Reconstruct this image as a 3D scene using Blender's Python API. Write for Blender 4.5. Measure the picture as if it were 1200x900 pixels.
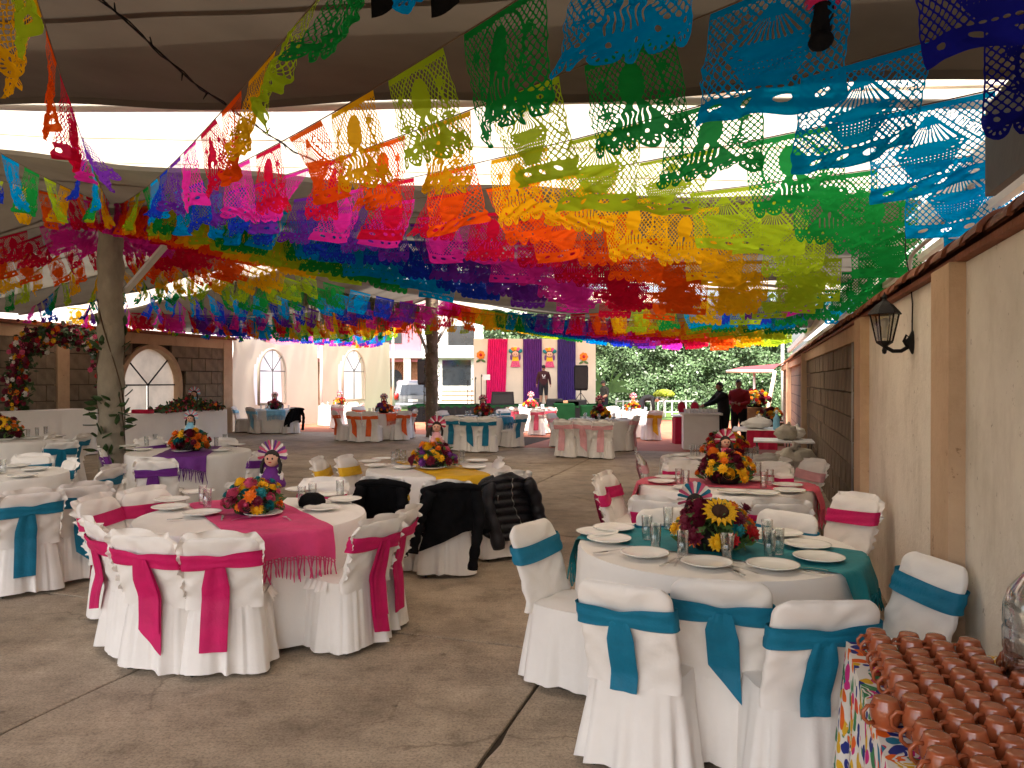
import bpy, bmesh, math, random
import numpy as np
from mathutils import Vector, Matrix, Euler
R = math.radians
random.seed(7)
np.random.seed(7)
scene = bpy.context.scene
for o in list(bpy.data.objects):
    bpy.data.objects.remove(o)
COL = scene.collection
# ------------------------------------------------------------------ camera
F, HZ, CAMH = 885.0, 446.0, 1.75          # focal length (photo px), horizon row, eye height
cam = bpy.data.cameras.new('camera')
cam.sensor_width = 36.0
cam.lens = 36.0 * F / 1200.0
cam.clip_end = 800
cam_o = bpy.data.objects.new('camera', cam)
COL.objects.link(cam_o)
cam_o.location = (0, 0, CAMH)
cam_o.rotation_euler = (R(90) - math.atan(4 / F), 0, 0)
scene.camera = cam_o
# ------------------------------------------------------------------ sky and sun
SUN_EL, SUN_AZ = 58.0, 200.0               # azimuth clockwise from +Y: the sun stands behind the camera, a little left
world = bpy.data.worlds.new('World')
scene.world = world
world.use_nodes = True
wn = world.node_tree.nodes
wl = world.node_tree.links
sky = wn.new('ShaderNodeTexSky')
sky.sky_type = 'NISHITA'
sky.sun_disc = False
sky.sun_elevation = R(SUN_EL)
sky.sun_rotation = R(SUN_AZ)
sky.dust_density = 6.0
sky.ozone_density = 0.3
sky.air_density = 1.0
wn['Background'].inputs['Strength'].default_value = 0.15
wl.new(sky.outputs[0], wn['Background'].inputs['Color'])
sun = bpy.data.lights.new('sun', 'SUN')
sun.energy = 2.3
sun.angle = R(0.5)
sun.color = (1.0, 0.93, 0.82)
sun_o = bpy.data.objects.new('sun', sun)
COL.objects.link(sun_o)
sd = Vector((math.sin(R(SUN_AZ)) * math.cos(R(SUN_EL)), math.cos(R(SUN_AZ)) * math.cos(R(SUN_EL)), math.sin(R(SUN_EL))))
sun_o.rotation_euler = sd.to_track_quat('Z', 'Y').to_euler()
scene.view_settings.view_transform = 'Standard'
scene.view_settings.look = 'None'
scene.view_settings.gamma = 1.0
scene.view_settings.use_curve_mapping = False
scene.view_settings.exposure = 2.2
scene.cycles.max_bounces = 8
scene.cycles.diffuse_bounces = 5
scene.cycles.glossy_bounces = 3
scene.cycles.transmission_bounces = 8
scene.cycles.transparent_max_bounces = 24
scene.cycles.use_denoising = True
scene.cycles.caustics_reflective = False
scene.cycles.caustics_refractive = False
# ------------------------------------------------------------------ frames
ROOM = R(18.0)                              # the yard's long axis runs 18 degrees right of the view axis
SU, CU = math.sin(ROOM), math.cos(ROOM)
def RW(s, t, h=0.0):
    """yard coordinates (s along the walls, t across) to world"""
    return Vector((s * SU + t * CU, s * CU - t * SU, h))
def PX(px, z, h=0.0):
    return Vector(((px - 600) / F * z, z, h))
def PH(px, py, h):
    """the point of height h seen at a photo pixel"""
    z = (CAMH - h) * F / (py - HZ)
    return PX(px, z, h)
# ------------------------------------------------------------------ materials
MATS = {}
def newmat(name):
    m = bpy.data.materials.new(name)
    m.use_nodes = True
    nt = m.node_tree
    for n in list(nt.nodes):
        nt.nodes.remove(n)
    out = nt.nodes.new('ShaderNodeOutputMaterial')
    MATS[name] = m
    return m, nt, out
def noise(nt, scale, detail=4, coord='Object', rough=.6, stretch=None):
    tc = nt.nodes.new('ShaderNodeTexCoord')
    n = nt.nodes.new('ShaderNodeTexNoise')
    n.inputs['Scale'].default_value = scale
    n.inputs['Detail'].default_value = detail
    n.inputs['Roughness'].default_value = rough
    if stretch:
        mp = nt.nodes.new('ShaderNodeMapping')
        mp.inputs['Scale'].default_value = stretch
        nt.links.new(tc.outputs[coord], mp.inputs['Vector'])
        nt.links.new(mp.outputs[0], n.inputs['Vector'])
    else:
        nt.links.new(tc.outputs[coord], n.inputs['Vector'])
    return n
def ramp(nt, src, stops):
    r = nt.nodes.new('ShaderNodeValToRGB')
    e = r.color_ramp.elements
    while len(e) < len(stops):
        e.new(.5)
    for i, (p, c) in enumerate(stops):
        e[i].position = p
        e[i].color = (c[0], c[1], c[2], 1)
    nt.links.new(src, r.inputs[0])
    return r
def sc(c, k):
    return tuple(min(1, x * k) for x in c)
def mat(name, col, rough=.8, var=.15, vscale=4, bump=0.0, bscale=60, metal=0.0, spec=.3, trans=0.0, detail=4, stretch=None):
    m, nt, out = newmat(name)
    p = nt.nodes.new('ShaderNodeBsdfPrincipled')
    p.inputs['Roughness'].default_value = rough
    p.inputs['Metallic'].default_value = metal
    p.inputs['Specular IOR Level'].default_value = spec
    if var > 0:
        n = noise(nt, vscale, detail, stretch=stretch)
        r = ramp(nt, n.outputs['Fac'], [(.28, sc(col, 1 - var)), (.72, sc(col, 1 + var))])
        nt.links.new(r.outputs[0], p.inputs['Base Color'])
    else:
        p.inputs['Base Color'].default_value = (*col, 1)
    if bump > 0:
        b = nt.nodes.new('ShaderNodeBump')
        b.inputs['Strength'].default_value = bump
        b.inputs['Distance'].default_value = .02
        n2 = noise(nt, bscale, 5)
        nt.links.new(n2.outputs['Fac'], b.inputs['Height'])
        nt.links.new(b.outputs[0], p.inputs['Normal'])
    if trans > 0:
        t = nt.nodes.new('ShaderNodeBsdfTranslucent')
        t.inputs['Color'].default_value = (*col, 1)
        mx = nt.nodes.new('ShaderNodeMixShader')
        mx.inputs[0].default_value = trans
        nt.links.new(p.outputs[0], mx.inputs[1])
        nt.links.new(t.outputs[0], mx.inputs[2])
        nt.links.new(mx.outputs[0], out.inputs[0])
    else:
        nt.links.new(p.outputs[0], out.inputs[0])
    return m
def sheer(name, dcol, tcol, fac, var=.06, clear=0.0):
    """thin sheet: part reflects diffusely, part lets light through"""
    m, nt, out = newmat(name)
    d = nt.nodes.new('ShaderNodeBsdfDiffuse')
    t = nt.nodes.new('ShaderNodeBsdfTranslucent')
    n = noise(nt, 1.3, 5)
    r = ramp(nt, n.outputs['Fac'], [(.3, sc(dcol, 1 - var)), (.7, sc(dcol, 1 + var))])
    nt.links.new(r.outputs[0], d.inputs['Color'])
    r2 = ramp(nt, n.outputs['Fac'], [(.3, sc(tcol, 1 - var)), (.7, sc(tcol, 1 + var))])
    nt.links.new(r2.outputs[0], t.inputs['Color'])
    mx = nt.nodes.new('ShaderNodeMixShader')
    mx.inputs[0].default_value = fac
    nt.links.new(d.outputs[0], mx.inputs[1])
    nt.links.new(t.outputs[0], mx.inputs[2])
    last = mx
    if clear > 0:
        tr = nt.nodes.new('ShaderNodeBsdfTransparent')
        tr.inputs['Color'].default_value = (*[x ** .6 for x in tcol], 1)
        m2 = nt.nodes.new('ShaderNodeMixShader')
        m2.inputs[0].default_value = clear
        nt.links.new(mx.outputs[0], m2.inputs[1])
        nt.links.new(tr.outputs[0], m2.inputs[2])
        last = m2
    nt.links.new(last.outputs[0], out.inputs[0])
    return m
def glassmat(name, tint=(.97, .98, .98), gl=.10):
    m, nt, out = newmat(name)
    tr = nt.nodes.new('ShaderNodeBsdfTransparent')
    tr.inputs['Color'].default_value = (*tint, 1)
    g = nt.nodes.new('ShaderNodeBsdfGlossy')
    g.inputs['Roughness'].default_value = .04
    lw = nt.nodes.new('ShaderNodeLayerWeight')
    lw.inputs['Blend'].default_value = .35
    mp = nt.nodes.new('ShaderNodeMath')
    mp.operation = 'MULTIPLY_ADD'
    mp.inputs[1].default_value = .75
    mp.inputs[2].default_value = gl
    nt.links.new(lw.outputs['Facing'], mp.inputs[0])
    mx = nt.nodes.new('ShaderNodeMixShader')
    nt.links.new(mp.outputs[0], mx.inputs[0])
    nt.links.new(tr.outputs[0], mx.inputs[1])
    nt.links.new(g.outputs[0], mx.inputs[2])
    nt.links.new(mx.outputs[0], out.inputs[0])
    return m
# ------------------------------------------------------------------ mesh builder
class MB:
    def __init__(s):
        s.v, s.f, s.m = [], [], []
    def add(s, vs, fs, m=0):
        o = len(s.v)
        s.v += [tuple(p) for p in vs]
        s.f += [tuple(i + o for i in q) for q in fs]
        s.m += [m] * len(fs)
        return s
    def box(s, x0, x1, y0, y1, z0, z1, m=0, bev=0.0):
        if bev <= 0:
            v = [(x, y, z) for z in (z0, z1) for y in (y0, y1) for x in (x0, x1)]
            return s.add(v, [(0, 2, 3, 1), (4, 5, 7, 6), (0, 1, 5, 4), (2, 6, 7, 3), (0, 4, 6, 2), (1, 3, 7, 5)], m)
        b = bev
        v = []
        for z, ins in ((z0, 0), (z1 - b, 0), (z1, b)):
            for x, y in ((x0 + ins, y0 + ins), (x1 - ins, y0 + ins), (x1 - ins, y1 - ins), (x0 + ins, y1 - ins)):
                v.append((x, y, z))
        f = [(3, 2, 1, 0), (8, 9, 10, 11)]
        for k in (0, 4):
            for i in range(4):
                f.append((k + i, k + (i + 1) % 4, k + 4 + (i + 1) % 4, k + 4 + i))
        return s.add(v, f, m)
    def grid(s, fn, nu, nv, m=0, cu=False, cv=False):
        v = []
        for j in range(nv + (0 if cv else 1)):
            for i in range(nu + (0 if cu else 1)):
                v.append(fn(i / nu, j / nv))
        w = nu + (0 if cu else 1)
        h = nv + (0 if cv else 1)
        f = []
        for j in range(nv):
            for i in range(nu):
                f.append((j % h * w + i % w, j % h * w + (i + 1) % w, (j + 1) % h * w + (i + 1) % w, (j + 1) % h * w + i % w))
        return s.add(v, f, m)
    def lathe(s, prof, n=24, c=(0, 0, 0), m=0, sx=1, sy=1, wob=None):
        def fn(u, v):
            k = v * (len(prof) - 1)
            i = min(int(round(k)), len(prof) - 1)
            r, z = prof[i]
            a = u * 2 * math.pi
            if wob:
                r = r * (1 + wob(a, z))
            return (c[0] + r * math.cos(a) * sx, c[1] + r * math.sin(a) * sy, c[2] + z)
        return s.grid(fn, n, len(prof) - 1, m, cu=True)
    def ell(s, c, r, nu=12, nv=8, m=0, rot=None):
        def fn(u, v):
            a, b = u * 2 * math.pi, (v - .5) * math.pi
            p = Vector((r[0] * math.cos(a) * math.cos(b), r[1] * math.sin(a) * math.cos(b), r[2] * math.sin(b)))
            if rot:
                p = rot @ p
            return (c[0] + p.x, c[1] + p.y, c[2] + p.z)
        return s.grid(fn, nu, nv, m, cu=True)
    def tube(s, path, rad, n=8, m=0, cap=True):
        path = [Vector(p) for p in path]
        k = len(path)
        rr = rad if isinstance(rad, (list, tuple)) else [rad] * k
        base = len(s.v)
        prev = None
        for i, p in enumerate(path):
            d = (path[min(i + 1, k - 1)] - path[max(i - 1, 0)])
            if d.length < 1e-9:
                d = Vector((0, 0, 1))
            d.normalize()
            if prev is None:
                a = d.orthogonal().normalized()
            else:
                a = (prev - d * prev.dot(d))
                a = a.normalized() if a.length > 1e-6 else d.orthogonal().normalized()
            prev = a
            b = d.cross(a)
            for j in range(n):
                t = 2 * math.pi * j / n
                q = p + (a * math.cos(t) + b * math.sin(t)) * rr[i]
                s.v.append(tuple(q))
        for i in range(k - 1):
            for j in range(n):
                s.f.append((base + i * n + j, base + i * n + (j + 1) % n, base + (i + 1) * n + (j + 1) % n, base + (i + 1) * n + j))
                s.m.append(m)
        if cap:
            s.f.append(tuple(base + j for j in range(n))[::-1]); s.m.append(m)
            s.f.append(tuple(base + (k - 1) * n + j for j in range(n))); s.m.append(m)
        return s
    def mesh(s, name, mats, smooth=True):
        me = bpy.data.meshes.new(name)
        me.from_pydata(s.v, [], s.f)
        for x in (mats if isinstance(mats, (list, tuple)) else [mats]):
            me.materials.append(MATS[x] if isinstance(x, str) else x)
        if any(s.m):
            me.polygons.foreach_set('material_index', s.m)
        me.polygons.foreach_set('use_smooth', [smooth] * len(me.polygons))
        me.update()
        return me
    def build(s, name, mats, parent=None, smooth=True, loc=None, rotz=0, kind=None):
        o = mob(name, s.mesh(name, mats, smooth), parent, loc, rotz)
        if kind:
            o['kind'] = kind
        return o
def mob(name, me, parent=None, loc=None, rotz=0, mat_=None, rot=None, scale=None):
    o = bpy.data.objects.new(name, me)
    COL.objects.link(o)
    if parent is not None:
        o.parent = parent
    if loc is not None:
        o.location = loc
    if rot is not None:
        o.rotation_euler = rot
    elif rotz:
        o.rotation_euler = (0, 0, rotz)
    if scale is not None:
        o.scale = (scale,) * 3 if isinstance(scale, (int, float)) else scale
    if mat_ is not None:
        mm = MATS[mat_] if isinstance(mat_, str) else mat_
        o.material_slots[0].link = 'OBJECT'
        o.material_slots[0].material = mm
    return o
def tag(o, label, cat, group=None):
    o['label'] = label
    o['category'] = cat
    if group:
        o['group'] = group
    return o
def thing(name, label, cat, loc=(0, 0, 0), rotz=0, group=None, rot=None, scale=None):
    o = bpy.data.objects.new(name, None)
    COL.objects.link(o)
    o.empty_display_size = .1
    o.location = loc
    o.rotation_euler = rot if rot is not None else (0, 0, rotz)
    if scale:
        o.scale = (scale,) * 3
    return tag(o, label, cat, group)
def struct(o):
    o['kind'] = 'structure'
    return o
# ------------------------------------------------------------------ palette
WHITE = (.78, .76, .73)
mat('cover_white', (.80, .76, .71), .8, .05, 3, .32, 7, trans=.06)
mat('cloth_white', (.79, .76, .715), .8, .05, 2, .35, 6)
mat('china', (.82, .80, .74), .18, .02, 3, spec=.5)
mat('steel', (.55, .54, .52), .3, .05, 5, metal=1.0)
mat('dark_tube', (.10, .085, .07), .5, .2, 8, metal=.6)
mat('black_cloth', (.007, .007, .008), .95, .3, 9, .8, 14, spec=.08)
mat('puffer', (.010, .010, .013), .42, .3, 9, .3, 40)
mat('hair_black', (.012, .009, .008), .55, .2, 20)
mat('skin', (.36, .19, .12), .55, .08, 6)
mat('doll_skin', (.62, .36, .25), .8, .05, 6)
mat('leaf_dark', (.035, .075, .022), .5, .5, 3)
mat('leaf_mid', (.07, .14, .035), .5, .4, 3)
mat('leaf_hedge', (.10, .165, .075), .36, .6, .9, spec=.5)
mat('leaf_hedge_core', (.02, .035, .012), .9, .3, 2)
mat('terracotta', (.20, .065, .03), .7, .35, 3, .4, 25)
mat('clay', (.33, .085, .032), .16, .22, 9, spec=.55)
mat('white_steel', (.62, .60, .56), .45, .1, 2, .1, 20)
mat('white_paint', (.60, .59, .57), .6, .06, 2, .1, 20)
mat('pink_paint', (.52, .15, .19), .75, .08, 1, .1, 20)
mat('peach_stucco', (.50, .31, .19), .9, .14, 2.2, .5, 14)
mat('black_metal', (.010, .008, .007), .6, .3, 12, .3, 60, spec=.2)
mat('black_plastic', (.007, .007, .008), .7, .2, 12, spec=.15)
mat('dark_glass', (.02, .024, .03), .08, .3, 2, spec=.8)
mat('wood', (.24, .13, .065), .6, .3, 4, .2, 20, stretch=(1, 8, 1))
mat('stage_green', (.006, .026, .010), 1.0, .2, 3, spec=0.0)
mat('cream', (.66, .57, .44), .8, .06, 2, .15, 9)
mat('tent_cloth', (.60, .53, .42), .85, .05, .8, .3, 5, trans=.40)
mat('wrap_cloth', (.27, .235, .18), .9, .22, 4, 1.0, 9, stretch=(1, 1, .5))
mat('cord_brown', (.10, .065, .04), .9, .2, 20)
mat('moss', (.16, .15, .085), .9, .5, 6)
mat('red_paving', (.36, .13, .075), .85, .18, 1.2, .3, 8)
mat('lawn', (.10, .17, .04), .9, .35, 3, .5, 30)
mat('brick_far', (.34, .15, .09), .85, .35, 8)
mat('grey_cloth', (.13, .125, .12), .8, .1, 2, .2, 10)
mat('conduit', (.35, .34, .32), .5, .1, 4)
mat('silver_paint', (.20, .21, .23), .32, .05, 2, metal=.3, spec=.6)
mat('tail_red', (.50, .015, .015), .2, .1, 8, spec=.6)
mat('tyre', (.015, .015, .015), .8, .2, 8)
mat('plastic_white', (.74, .73, .72), .4, .04, 4)
mat('sack', (.42, .38, .31), .9, .2, 5, .7, 14)
glassmat('glass', (.96, .975, .975), .06)
glassmat('jug_plastic', (.92, .94, .95), .10)
glassmat('lamp_glass', (.80, .80, .74), .15)
PAL = {   # tissue / sash / flower colours
 'lightblue': (.00, .25, .60), 'blue': (.012, .04, .48), 'purple': (.14, .025, .36), 'pink': (.72, .03, .42),
 'red': (.62, .008, .05), 'orange': (.80, .10, .008), 'yellow': (.80, .44, .008), 'lime': (.36, .52, .02), 'green': (.01, .24, .045),
 'navy': (.01, .012, .22)}
for k, c in PAL.items():
    sheer('paper_' + k, sc(c, .8), sc(c, 1.15), .6, .10, clear=.07)
for k, c in {'teal': (.004, .145, .245), 'magenta': (.50, .006, .10), 'violet': (.13, .018, .20), 'mustard': (.66, .38, .01),
             'orange': (.75, .12, .02), 'sky': (.22, .50, .68), 'blush': (.72, .36, .38), 'rose': (.66, .10, .16), 'crimson': (.42, .005, .04), 'hotpink': (.60, .045, .17), 'lagoon': (.008, .20, .235)}.items():
    mat('sash_' + k, c, .6, .14, 6, .5, 12, spec=.3)
for k, c in {'maroon': (.13, .004, .022), 'yellow': (.78, .43, .01), 'orange': (.78, .19, .012), 'pink': (.62, .09, .19), 'red': (.45, .01, .015),
             'teal': (.01, .20, .22), 'white': (.72, .68, .62), 'purple': (.16, .03, .22)}.items():
    mat('bloom_' + k, c, .6, .28, 14)
mat('seed_brown', (.05, .018, .008), .9, .4, 40, .6, 60)
# ================================================================== surface materials
def concrete(name):
    m, nt, out = newmat(name)
    p = nt.nodes.new('ShaderNodeBsdfPrincipled')
    p.inputs['Specular IOR Level'].default_value = .25
    tc = nt.nodes.new('ShaderNodeTexCoord')
    g = nt.nodes.new('ShaderNodeNewGeometry')
    def nz(scale, detail, rough=.6, stretch=None):
        n = nt.nodes.new('ShaderNodeTexNoise')
        n.inputs['Scale'].default_value = scale
        n.inputs['Detail'].default_value = detail
        n.inputs['Roughness'].default_value = rough
        if stretch:
            mp = nt.nodes.new('ShaderNodeMapping')
            mp.inputs['Rotation'].default_value = (0, 0, ROOM)
            mp.inputs['Scale'].default_value = stretch
            nt.links.new(g.outputs['Position'], mp.inputs['Vector'])
            nt.links.new(mp.outputs[0], n.inputs['Vector'])
        else:
            nt.links.new(g.outputs['Position'], n.inputs['Vector'])
        return n
    big = nz(.55, 6, .65)
    r = ramp(nt, big.outputs['Fac'], [(.30, (.19, .147, .105)), (.45, (.305, .243, .176)), (.64, (.43, .35, .26))])
    mid = nz(3.2, 8, .72)
    r2 = ramp(nt, mid.outputs['Fac'], [(.30, (.52, .50, .47)), (.45, (.90, .89, .88)), (.70, (1.25, 1.25, 1.24))])
    mul = nt.nodes.new('ShaderNodeMix'); mul.data_type = 'RGBA'; mul.blend_type = 'MULTIPLY'; mul.inputs[0].default_value = 1
    nt.links.new(r.outputs[0], mul.inputs['A']); nt.links.new(r2.outputs[0], mul.inputs['B'])
    br = nz(9, 5, .7, (.35, 4.5, 1))
    r3 = ramp(nt, br.outputs['Fac'], [(.34, (.88, .875, .87)), (.60, (1.05, 1.05, 1.05))])
    gr = nz(70, 3, .8)
    r4 = ramp(nt, gr.outputs['Fac'], [(.36, (.62, .60, .58)), (.5, (1, 1, 1)), (.68, (1.28, 1.27, 1.25))])
    mulg = nt.nodes.new('ShaderNodeMix'); mulg.data_type = 'RGBA'; mulg.blend_type = 'MULTIPLY'; mulg.inputs[0].default_value = .8
    nt.links.new(mul.outputs['Result'], mulg.inputs['A']); nt.links.new(r4.outputs[0], mulg.inputs['B'])
    mul = mulg
    mul2 = nt.nodes.new('ShaderNodeMix'); mul2.data_type = 'RGBA'; mul2.blend_type = 'MULTIPLY'; mul2.inputs[0].default_value = .75
    nt.links.new(mul.outputs['Result'], mul2.inputs['A']); nt.links.new(r3.outputs[0], mul2.inputs['B'])
    # hairline cracks and mortar patches, worn edges
    dn = nz(1.1, 5, .6)
    addv = nt.nodes.new('ShaderNodeVectorMath'); addv.operation = 'MULTIPLY_ADD'
    addv.inputs[1].default_value = (1.1, 1.1, 0)
    nt.links.new(dn.outputs['Color'], addv.inputs[0]); nt.links.new(g.outputs['Position'], addv.inputs[2])
    vo = nt.nodes.new('ShaderNodeTexVoronoi'); vo.feature = 'DISTANCE_TO_EDGE'
    vo.inputs['Scale'].default_value = .42
    nt.links.new(addv.outputs[0], vo.inputs['Vector'])
    rc = ramp(nt, vo.outputs['Distance'], [(0.001, (.62, .60, .58)), (.006, (1, 1, 1))])
    gate = nz(.5, 2)
    rg = ramp(nt, gate.outputs['Fac'], [(.47, (0, 0, 0)), (.53, (.9, .9, .9))])
    mul3 = nt.nodes.new('ShaderNodeMix'); mul3.data_type = 'RGBA'; mul3.blend_type = 'MULTIPLY'
    nt.links.new(rg.outputs[0], mul3.inputs[0])
    nt.links.new(mul2.outputs['Result'], mul3.inputs['A']); nt.links.new(rc.outputs[0], mul3.inputs['B'])
    # dark spots of spilled drink and gum
    vs = nt.nodes.new('ShaderNodeTexVoronoi'); vs.inputs['Scale'].default_value = 3.1
    nt.links.new(g.outputs['Position'], vs.inputs['Vector'])
    rs = ramp(nt, vs.outputs['Distance'], [(.04, (.50, .48, .46)), (.075, (1, 1, 1))])
    mul4 = nt.nodes.new('ShaderNodeMix'); mul4.data_type = 'RGBA'; mul4.blend_type = 'MULTIPLY'; mul4.inputs[0].default_value = .8
    nt.links.new(mul3.outputs['Result'], mul4.inputs['A']); nt.links.new(rs.outputs[0], mul4.inputs['B'])
    nt.links.new(mul4.outputs['Result'], p.inputs['Base Color'])
    rr = ramp(nt, mid.outputs['Fac'], [(.3, (.62, .62, .62)), (.7, (.88, .88, .88))])
    nt.links.new(rr.outputs[0], p.inputs['Roughness'])
    b = nt.nodes.new('ShaderNodeBump'); b.inputs['Strength'].default_value = .18; b.inputs['Distance'].default_value = .01
    nt.links.new(br.outputs['Fac'], b.inputs['Height'])
    nt.links.new(b.outputs[0], p.inputs['Normal'])
    nt.links.new(p.outputs[0], out.inputs[0])
concrete('concrete')
def stucco(name, col, dark):
    m, nt, out = newmat(name)
    p = nt.nodes.new('ShaderNodeBsdfPrincipled'); p.inputs['Roughness'].default_value = .92
    p.inputs['Specular IOR Level'].default_value = .15
    g = nt.nodes.new('ShaderNodeTexCoord')
    def nz(scale, detail, stretch=None):
        n = nt.nodes.new('ShaderNodeTexNoise'); n.inputs['Scale'].default_value = scale; n.inputs['Detail'].default_value = detail
        n.inputs['Roughness'].default_value = .68
        mp = nt.nodes.new('ShaderNodeMapping'); mp.inputs['Scale'].default_value = stretch or (1, 1, 1)
        nt.links.new(g.outputs['Object'], mp.inputs['Vector']); nt.links.new(mp.outputs[0], n.inputs['Vector'])
        return n
    a = nz(1.4, 6)
    r = ramp(nt, a.outputs['Fac'], [(.25, dark), (.5, col), (.75, sc(col, 1.12))])
    st = nz(1.9, 7, (1, 1.3, .55))
    r2 = ramp(nt, st.outputs['Fac'], [(.30, (.66, .62, .56)), (.50, (1, 1, 1))])
    mul = nt.nodes.new('ShaderNodeMix'); mul.data_type = 'RGBA'; mul.blend_type = 'MULTIPLY'; mul.inputs[0].default_value = .55
    nt.links.new(r.outputs[0], mul.inputs['A']); nt.links.new(r2.outputs[0], mul.inputs['B'])
    ch = nz(16, 4)
    r3 = ramp(nt, ch.outputs['Fac'], [(.30, (.42, .35, .29)), (.345, (1, 1, 1))])
    mul2 = nt.nodes.new('ShaderNodeMix'); mul2.data_type = 'RGBA'; mul2.blend_type = 'MULTIPLY'; mul2.inputs[0].default_value = .7
    nt.links.new(mul.outputs['Result'], mul2.inputs['A']); nt.links.new(r3.outputs[0], mul2.inputs['B'])
    nt.links.new(mul2.outputs['Result'], p.inputs['Base Color'])
    b = nt.nodes.new('ShaderNodeBump'); b.inputs['Strength'].default_value = .55; b.inputs['Distance'].default_value = .012
    fine = nz(26, 6)
    nt.links.new(fine.outputs['Fac'], b.inputs['Height']); nt.links.new(b.outputs[0], p.inputs['Normal'])
    nt.links.new(p.outputs[0], out.inputs[0])
stucco('stucco_cream', (.72, .655, .545), (.61, .54, .43))
stucco('stucco_peach', (.54, .375, .24), (.45, .305, .19))
mat('block', (.205, .158, .112), .95, .3, 2.6, .8, 22, spec=.1)
mat('mortar', (.055, .042, .03), .95, .2, 4, .4, 30, spec=.1)
def far_blocks(name):
    m, nt, out = newmat(name)
    p = nt.nodes.new('ShaderNodeBsdfPrincipled'); p.inputs['Roughness'].default_value = .95
    g = nt.nodes.new('ShaderNodeTexCoord')
    mp = nt.nodes.new('ShaderNodeMapping'); mp.inputs['Rotation'].default_value = (R(90), 0, R(90))
    sx = nt.nodes.new('ShaderNodeSeparateXYZ'); nt.links.new(g.outputs['Object'], sx.inputs[0])
    cb = nt.nodes.new('ShaderNodeCombineXYZ')
    nt.links.new(sx.outputs[1], cb.inputs[0]); nt.links.new(sx.outputs[2], cb.inputs[1])
    bt = nt.nodes.new('ShaderNodeTexBrick')
    bt.inputs['Scale'].default_value = 1
    bt.inputs['Brick Width'].default_value = .42
    bt.inputs['Row Height'].default_value = .27
    bt.inputs['Mortar Size'].default_value = .014
    bt.inputs['Color1'].default_value = (.17, .125, .085, 1); bt.inputs['Color2'].default_value = (.22, .16, .11, 1)
    bt.inputs['Mortar'].default_value = (.06, .045, .03, 1)
    nt.links.new(cb.outputs[0], bt.inputs['Vector'])
    nt.links.new(bt.outputs[0], p.inputs['Base Color'])
    nt.links.new(p.outputs[0], out.inputs[0])
far_blocks('far_blocks')
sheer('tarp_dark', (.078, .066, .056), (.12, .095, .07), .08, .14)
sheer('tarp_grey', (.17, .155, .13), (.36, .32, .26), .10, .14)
sheer('tarp_bright', (.74, .68, .58), (.74, .66, .54), .36, .20)
sheer('roof_sheet', (.70, .70, .70), (.75, .75, .74), .5)
# ================================================================== ground
g = MB(); g.add([(-250, -60, -.06), (250, -60, -.06), (250, 400, -.06), (-250, 400, -.06)], [(0, 1, 2, 3)])
mat('earth', (.16, .12, .085), .95, .3, .4)
struct(g.build('ground', 'earth', smooth=False))
floor = struct(MB().add([RW(-8, -19), RW(-8, 1.2), RW(22.43, 1.2), RW(22.43, -19)], [(0, 1, 2, 3)]).build('floor', 'mortar', smooth=False))
for v in floor.data.vertices:
    v.co.z = -.018
JS = [-2.35, 1.19, 4.73, 8.27, 11.81, 15.35, 18.89, 22.43]
JT = [1.17, -1.2, -3.57, -5.94, -8.31, -10.68, -13.05, -15.42, -17.8]
for i in range(len(JS) - 1):
    for j in range(len(JT) - 1):
        if JS[i] > 18 and JT[j] > -6:
            continue
        dz = random.uniform(-.003, .003)
        cor = [(JS[i] + .009, JT[j] - .009), (JS[i + 1] - .009, JT[j] - .009), (JS[i + 1] - .009, JT[j + 1] + .009), (JS[i] + .009, JT[j + 1] + .009)]
        cs_, ct_ = (JS[i] + JS[i + 1]) / 2, (JT[j] + JT[j + 1]) / 2
        outer = []
        for q in range(4):
            p0, p1 = cor[q], cor[(q + 1) % 4]
            ns = 22
            for w in range(ns):
                f = w / ns
                outer.append((p0[0] + (p1[0] - p0[0]) * f, p0[1] + (p1[1] - p0[1]) * f))
        m = MB()
        n_ = len(outer)
        worn = []
        for k_ in range(n_):                       # joints spalled unevenly by wear
            chip = abs(random.gauss(0, .004)) + (random.uniform(.012, .035) if random.random() < .07 else 0)
            worn.append(chip)
        for lev, z in ((0, -.018), (1, -.005 + dz), (2, dz)):
            for k_, (ps, pt_) in enumerate(outer):
                k2 = worn[k_] + (.008 + worn[k_] * .6 if lev == 2 else 0)
                vx, vy = cs_ - ps, ct_ - pt_
                L_ = math.hypot(vx, vy)
                m.v.append(tuple(RW(ps + vx / L_ * k2, pt_ + vy / L_ * k2, z)))
        for lev in (0, 1):
            for k_ in range(n_):
                k1 = (k_ + 1) % n_
                m.f.append((lev * n_ + k_, lev * n_ + n_ + k_, lev * n_ + n_ + k1, lev * n_ + k1)); m.m.append(0)
        m.f.append(tuple(2 * n_ + k_ for k_ in range(n_))[::-1]); m.m.append(0)
        o = m.build('concrete_slab', 'concrete', floor, smooth=False)
pv = MB()
pv.add([RW(18.90, 1.1, -.001), RW(18.90, -5.93, -.001), RW(34, -5.93, -.001), RW(34, 1.1, -.001)], [(3, 2, 1, 0)])
pv.add([RW(22.44, -5.94, -.001), RW(22.44, -19, -.001), RW(34, -19, -.001), RW(34, -5.94, -.001)], [(3, 2, 1, 0)])
struct(pv.build('red_paving', 'red_paving', smooth=False))
struct(MB().add([(-14, 33.5, .004), (20, 33.5, .004), (20, 60, .004), (-14, 60, .004)], [(0, 1, 2, 3)]).build('lawn', 'lawn', smooth=False))
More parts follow.
